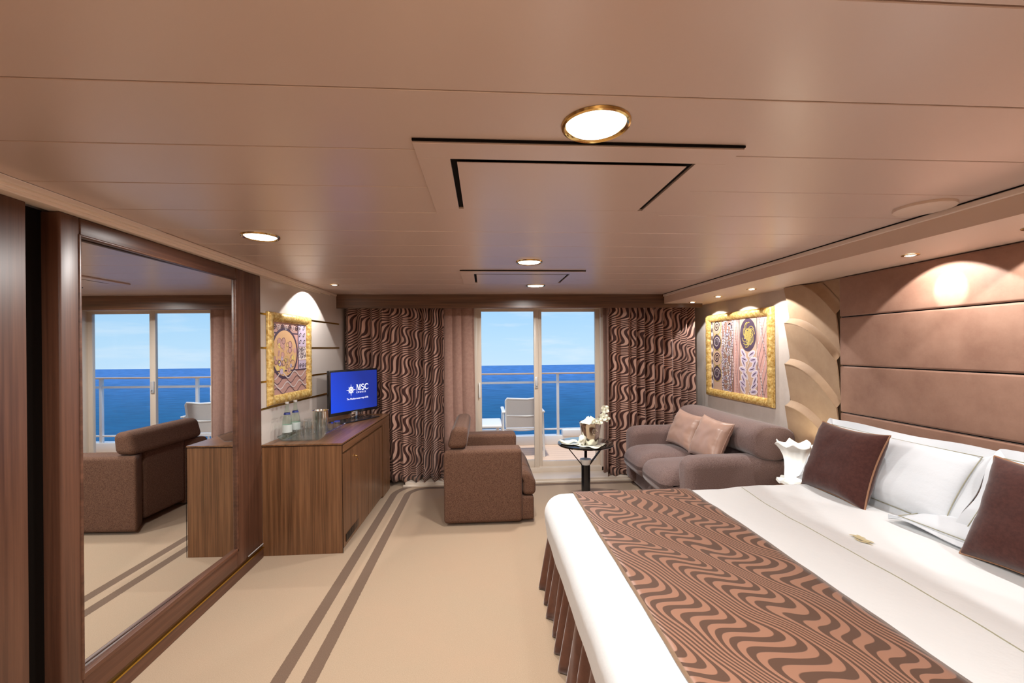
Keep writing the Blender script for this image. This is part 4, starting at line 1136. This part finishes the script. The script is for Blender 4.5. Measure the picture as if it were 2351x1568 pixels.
for k, (dx, dy, dz, s) in enumerate(((.135, -.03, .335, 1.0), (.115, -.05, .265, .95), (.155, .0, .245, .9), (.07, -.06, .225, .85), (.02, -.07, .215, .7))):
    c_ = Vector((bx+dx, by+dy, bz+dz)); bm = B()
    face = Vector((.1*(-1)**k, -1, .25)).normalized(); ux = face.cross(UP).normalized(); uy = ux.cross(face)
    for q in range(5):
        a = 2*PI*q/5+k*.4; d = ux*math.cos(a)+uy*math.sin(a)+face*.25
        petal(bm, c_, d, .045*s, .048*s, face)
    lathe(bm, [(.0001, -.008), (.008, -.004), (.008, .004), (.0001, .008)], c_+face*.008, 10, False)
    obj('bloom', bm, 'petal', fl, smooth=80)
# plate with folded napkin at the left of the table
px_, py_ = tx-.165, ty-.055
bm = B(); lathe(bm, [(.0001, 0), (.055, 0), (.095, .012), (.097, .015), (.09, .014), (.055, .005), (.0001, .005)], (px_, py_, TZT), 48, False)
tag(obj('plate', bm, 'porcelain'), 'white plate at the left of the round side table', 'plate')
bm = B(); rbox(bm, (px_-.10, py_-.03, TZT+.014), (px_+.07, py_+.04, TZT+.032), .008, 10, 3, lambda a, b, c: (a, b+.01*math.sin(a*60), c+.008*math.sin(a*45)+.004*math.sin(b*90)))
tag(obj('napkin', bm, 'napkin', smooth=70), 'folded ivory napkin lying on the plate at the left of the side table', 'napkin')
bm = B(); rbox(bm, (bx-.12, by-.06, TZT+.012), (bx-.06, by+.02, TZT+.10), .02, 8, 4, lambda a, b, c: (a+.25*(c-TZT)*1.0-.01, b+.008*math.sin(c*110), c+.006*math.sin(a*130)))
tag(obj('napkin', bm, 'napkin', smooth=70), 'upright folded napkin standing against the left side of the champagne bucket', 'napkin')

# ================================================================== CURTAINS
def curtain(x0, x1, yc, z0, z1, amp, wl, seed, mat, name, label, group, full=1.0):
    n = int((x1-x0)/.0045); rows = 26; bm = B(); uvl = bm.loops.layers.uv.new('UVMap')
    rnd = random.Random(seed); ph = []; p = rnd.random()*6
    for i in range(n+1):
        x_ = x0+(x1-x0)*i/n
        p += (x1-x0)/n*2*PI/wl*(1+.9*noise.noise(Vector((x_*5.3+seed, 2, 0)))); ph.append(p)
    am = [amp*(.8+.5*noise.noise(Vector((i*.012+seed*3, 7, 0)))) for i in range(n+1)]
    def P(i, j):
        v = j/rows; x_ = x0+(x1-x0)*i/n
        q = ph[i]+.5*math.sin(v*3+seed+x_*4)*.6; a = am[i]*(.75+.35*v)
        hh = abs(math.sin(q/2))**.85; y_ = yc+a-2*a*hh
        xx = x_+full*a*.22*math.sin(q)+.010*math.sin(v*4+x_*9)*v
        return (xx, y_, z1-(z1-z0)*v+(.006*math.sin(q) if j == rows else 0))
    arc = [0]
    for i in range(1, n+1):
        a, b = P(i-1, rows//2), P(i, rows//2); arc.append(arc[-1]+math.hypot(a[0]-b[0], a[1]-b[1]))
    g = [[bm.verts.new(P(i, j)) for j in range(rows+1)] for i in range(n+1)]
    for i in range(n):
        for j in range(rows):
            f = bm.faces.new((g[i][j], g[i][j+1], g[i+1][j+1], g[i+1][j]))
            for lp, (a, b) in zip(f.loops, ((i, j), (i, j+1), (i+1, j+1), (i+1, j))): lp[uvl].uv = (arc[a]+seed*.37, z1-(z1-z0)*b/rows+seed*.11)
    o = tag(obj(name, bm, mat, smooth=180, uvs=1), label, 'curtain', group)
    md = o.modifiers.new('thick', 'SOLIDIFY'); md.thickness = .0025; md.offset = 0
    return o
curtain(-1.57, -.455, 4.93, .052, 2.10, .072, .116, 2, 'drape', 'curtain', 'long brown wave-patterned satin curtain left of the balcony door', 'wave-patterned curtains')
curtain(1.45, 2.50, 4.93, .052, 2.10, .072, .106, 5, 'drape', 'curtain', 'long brown wave-patterned satin curtain behind the sofa', 'wave-patterned curtains')
curtain(-.47, -.115, 5.045, .055, 2.08, .020, .13, 3, 'sheer', 'curtain', 'plain rose-beige lining curtain between patterned curtain and door frame, left', 'plain lining curtains', .5)
curtain(1.42, 1.62, 5.045, .055, 2.08, .020, .10, 9, 'sheer', 'curtain', 'plain rose-beige lining curtain at the right edge of the balcony door', 'plain lining curtains', .5)
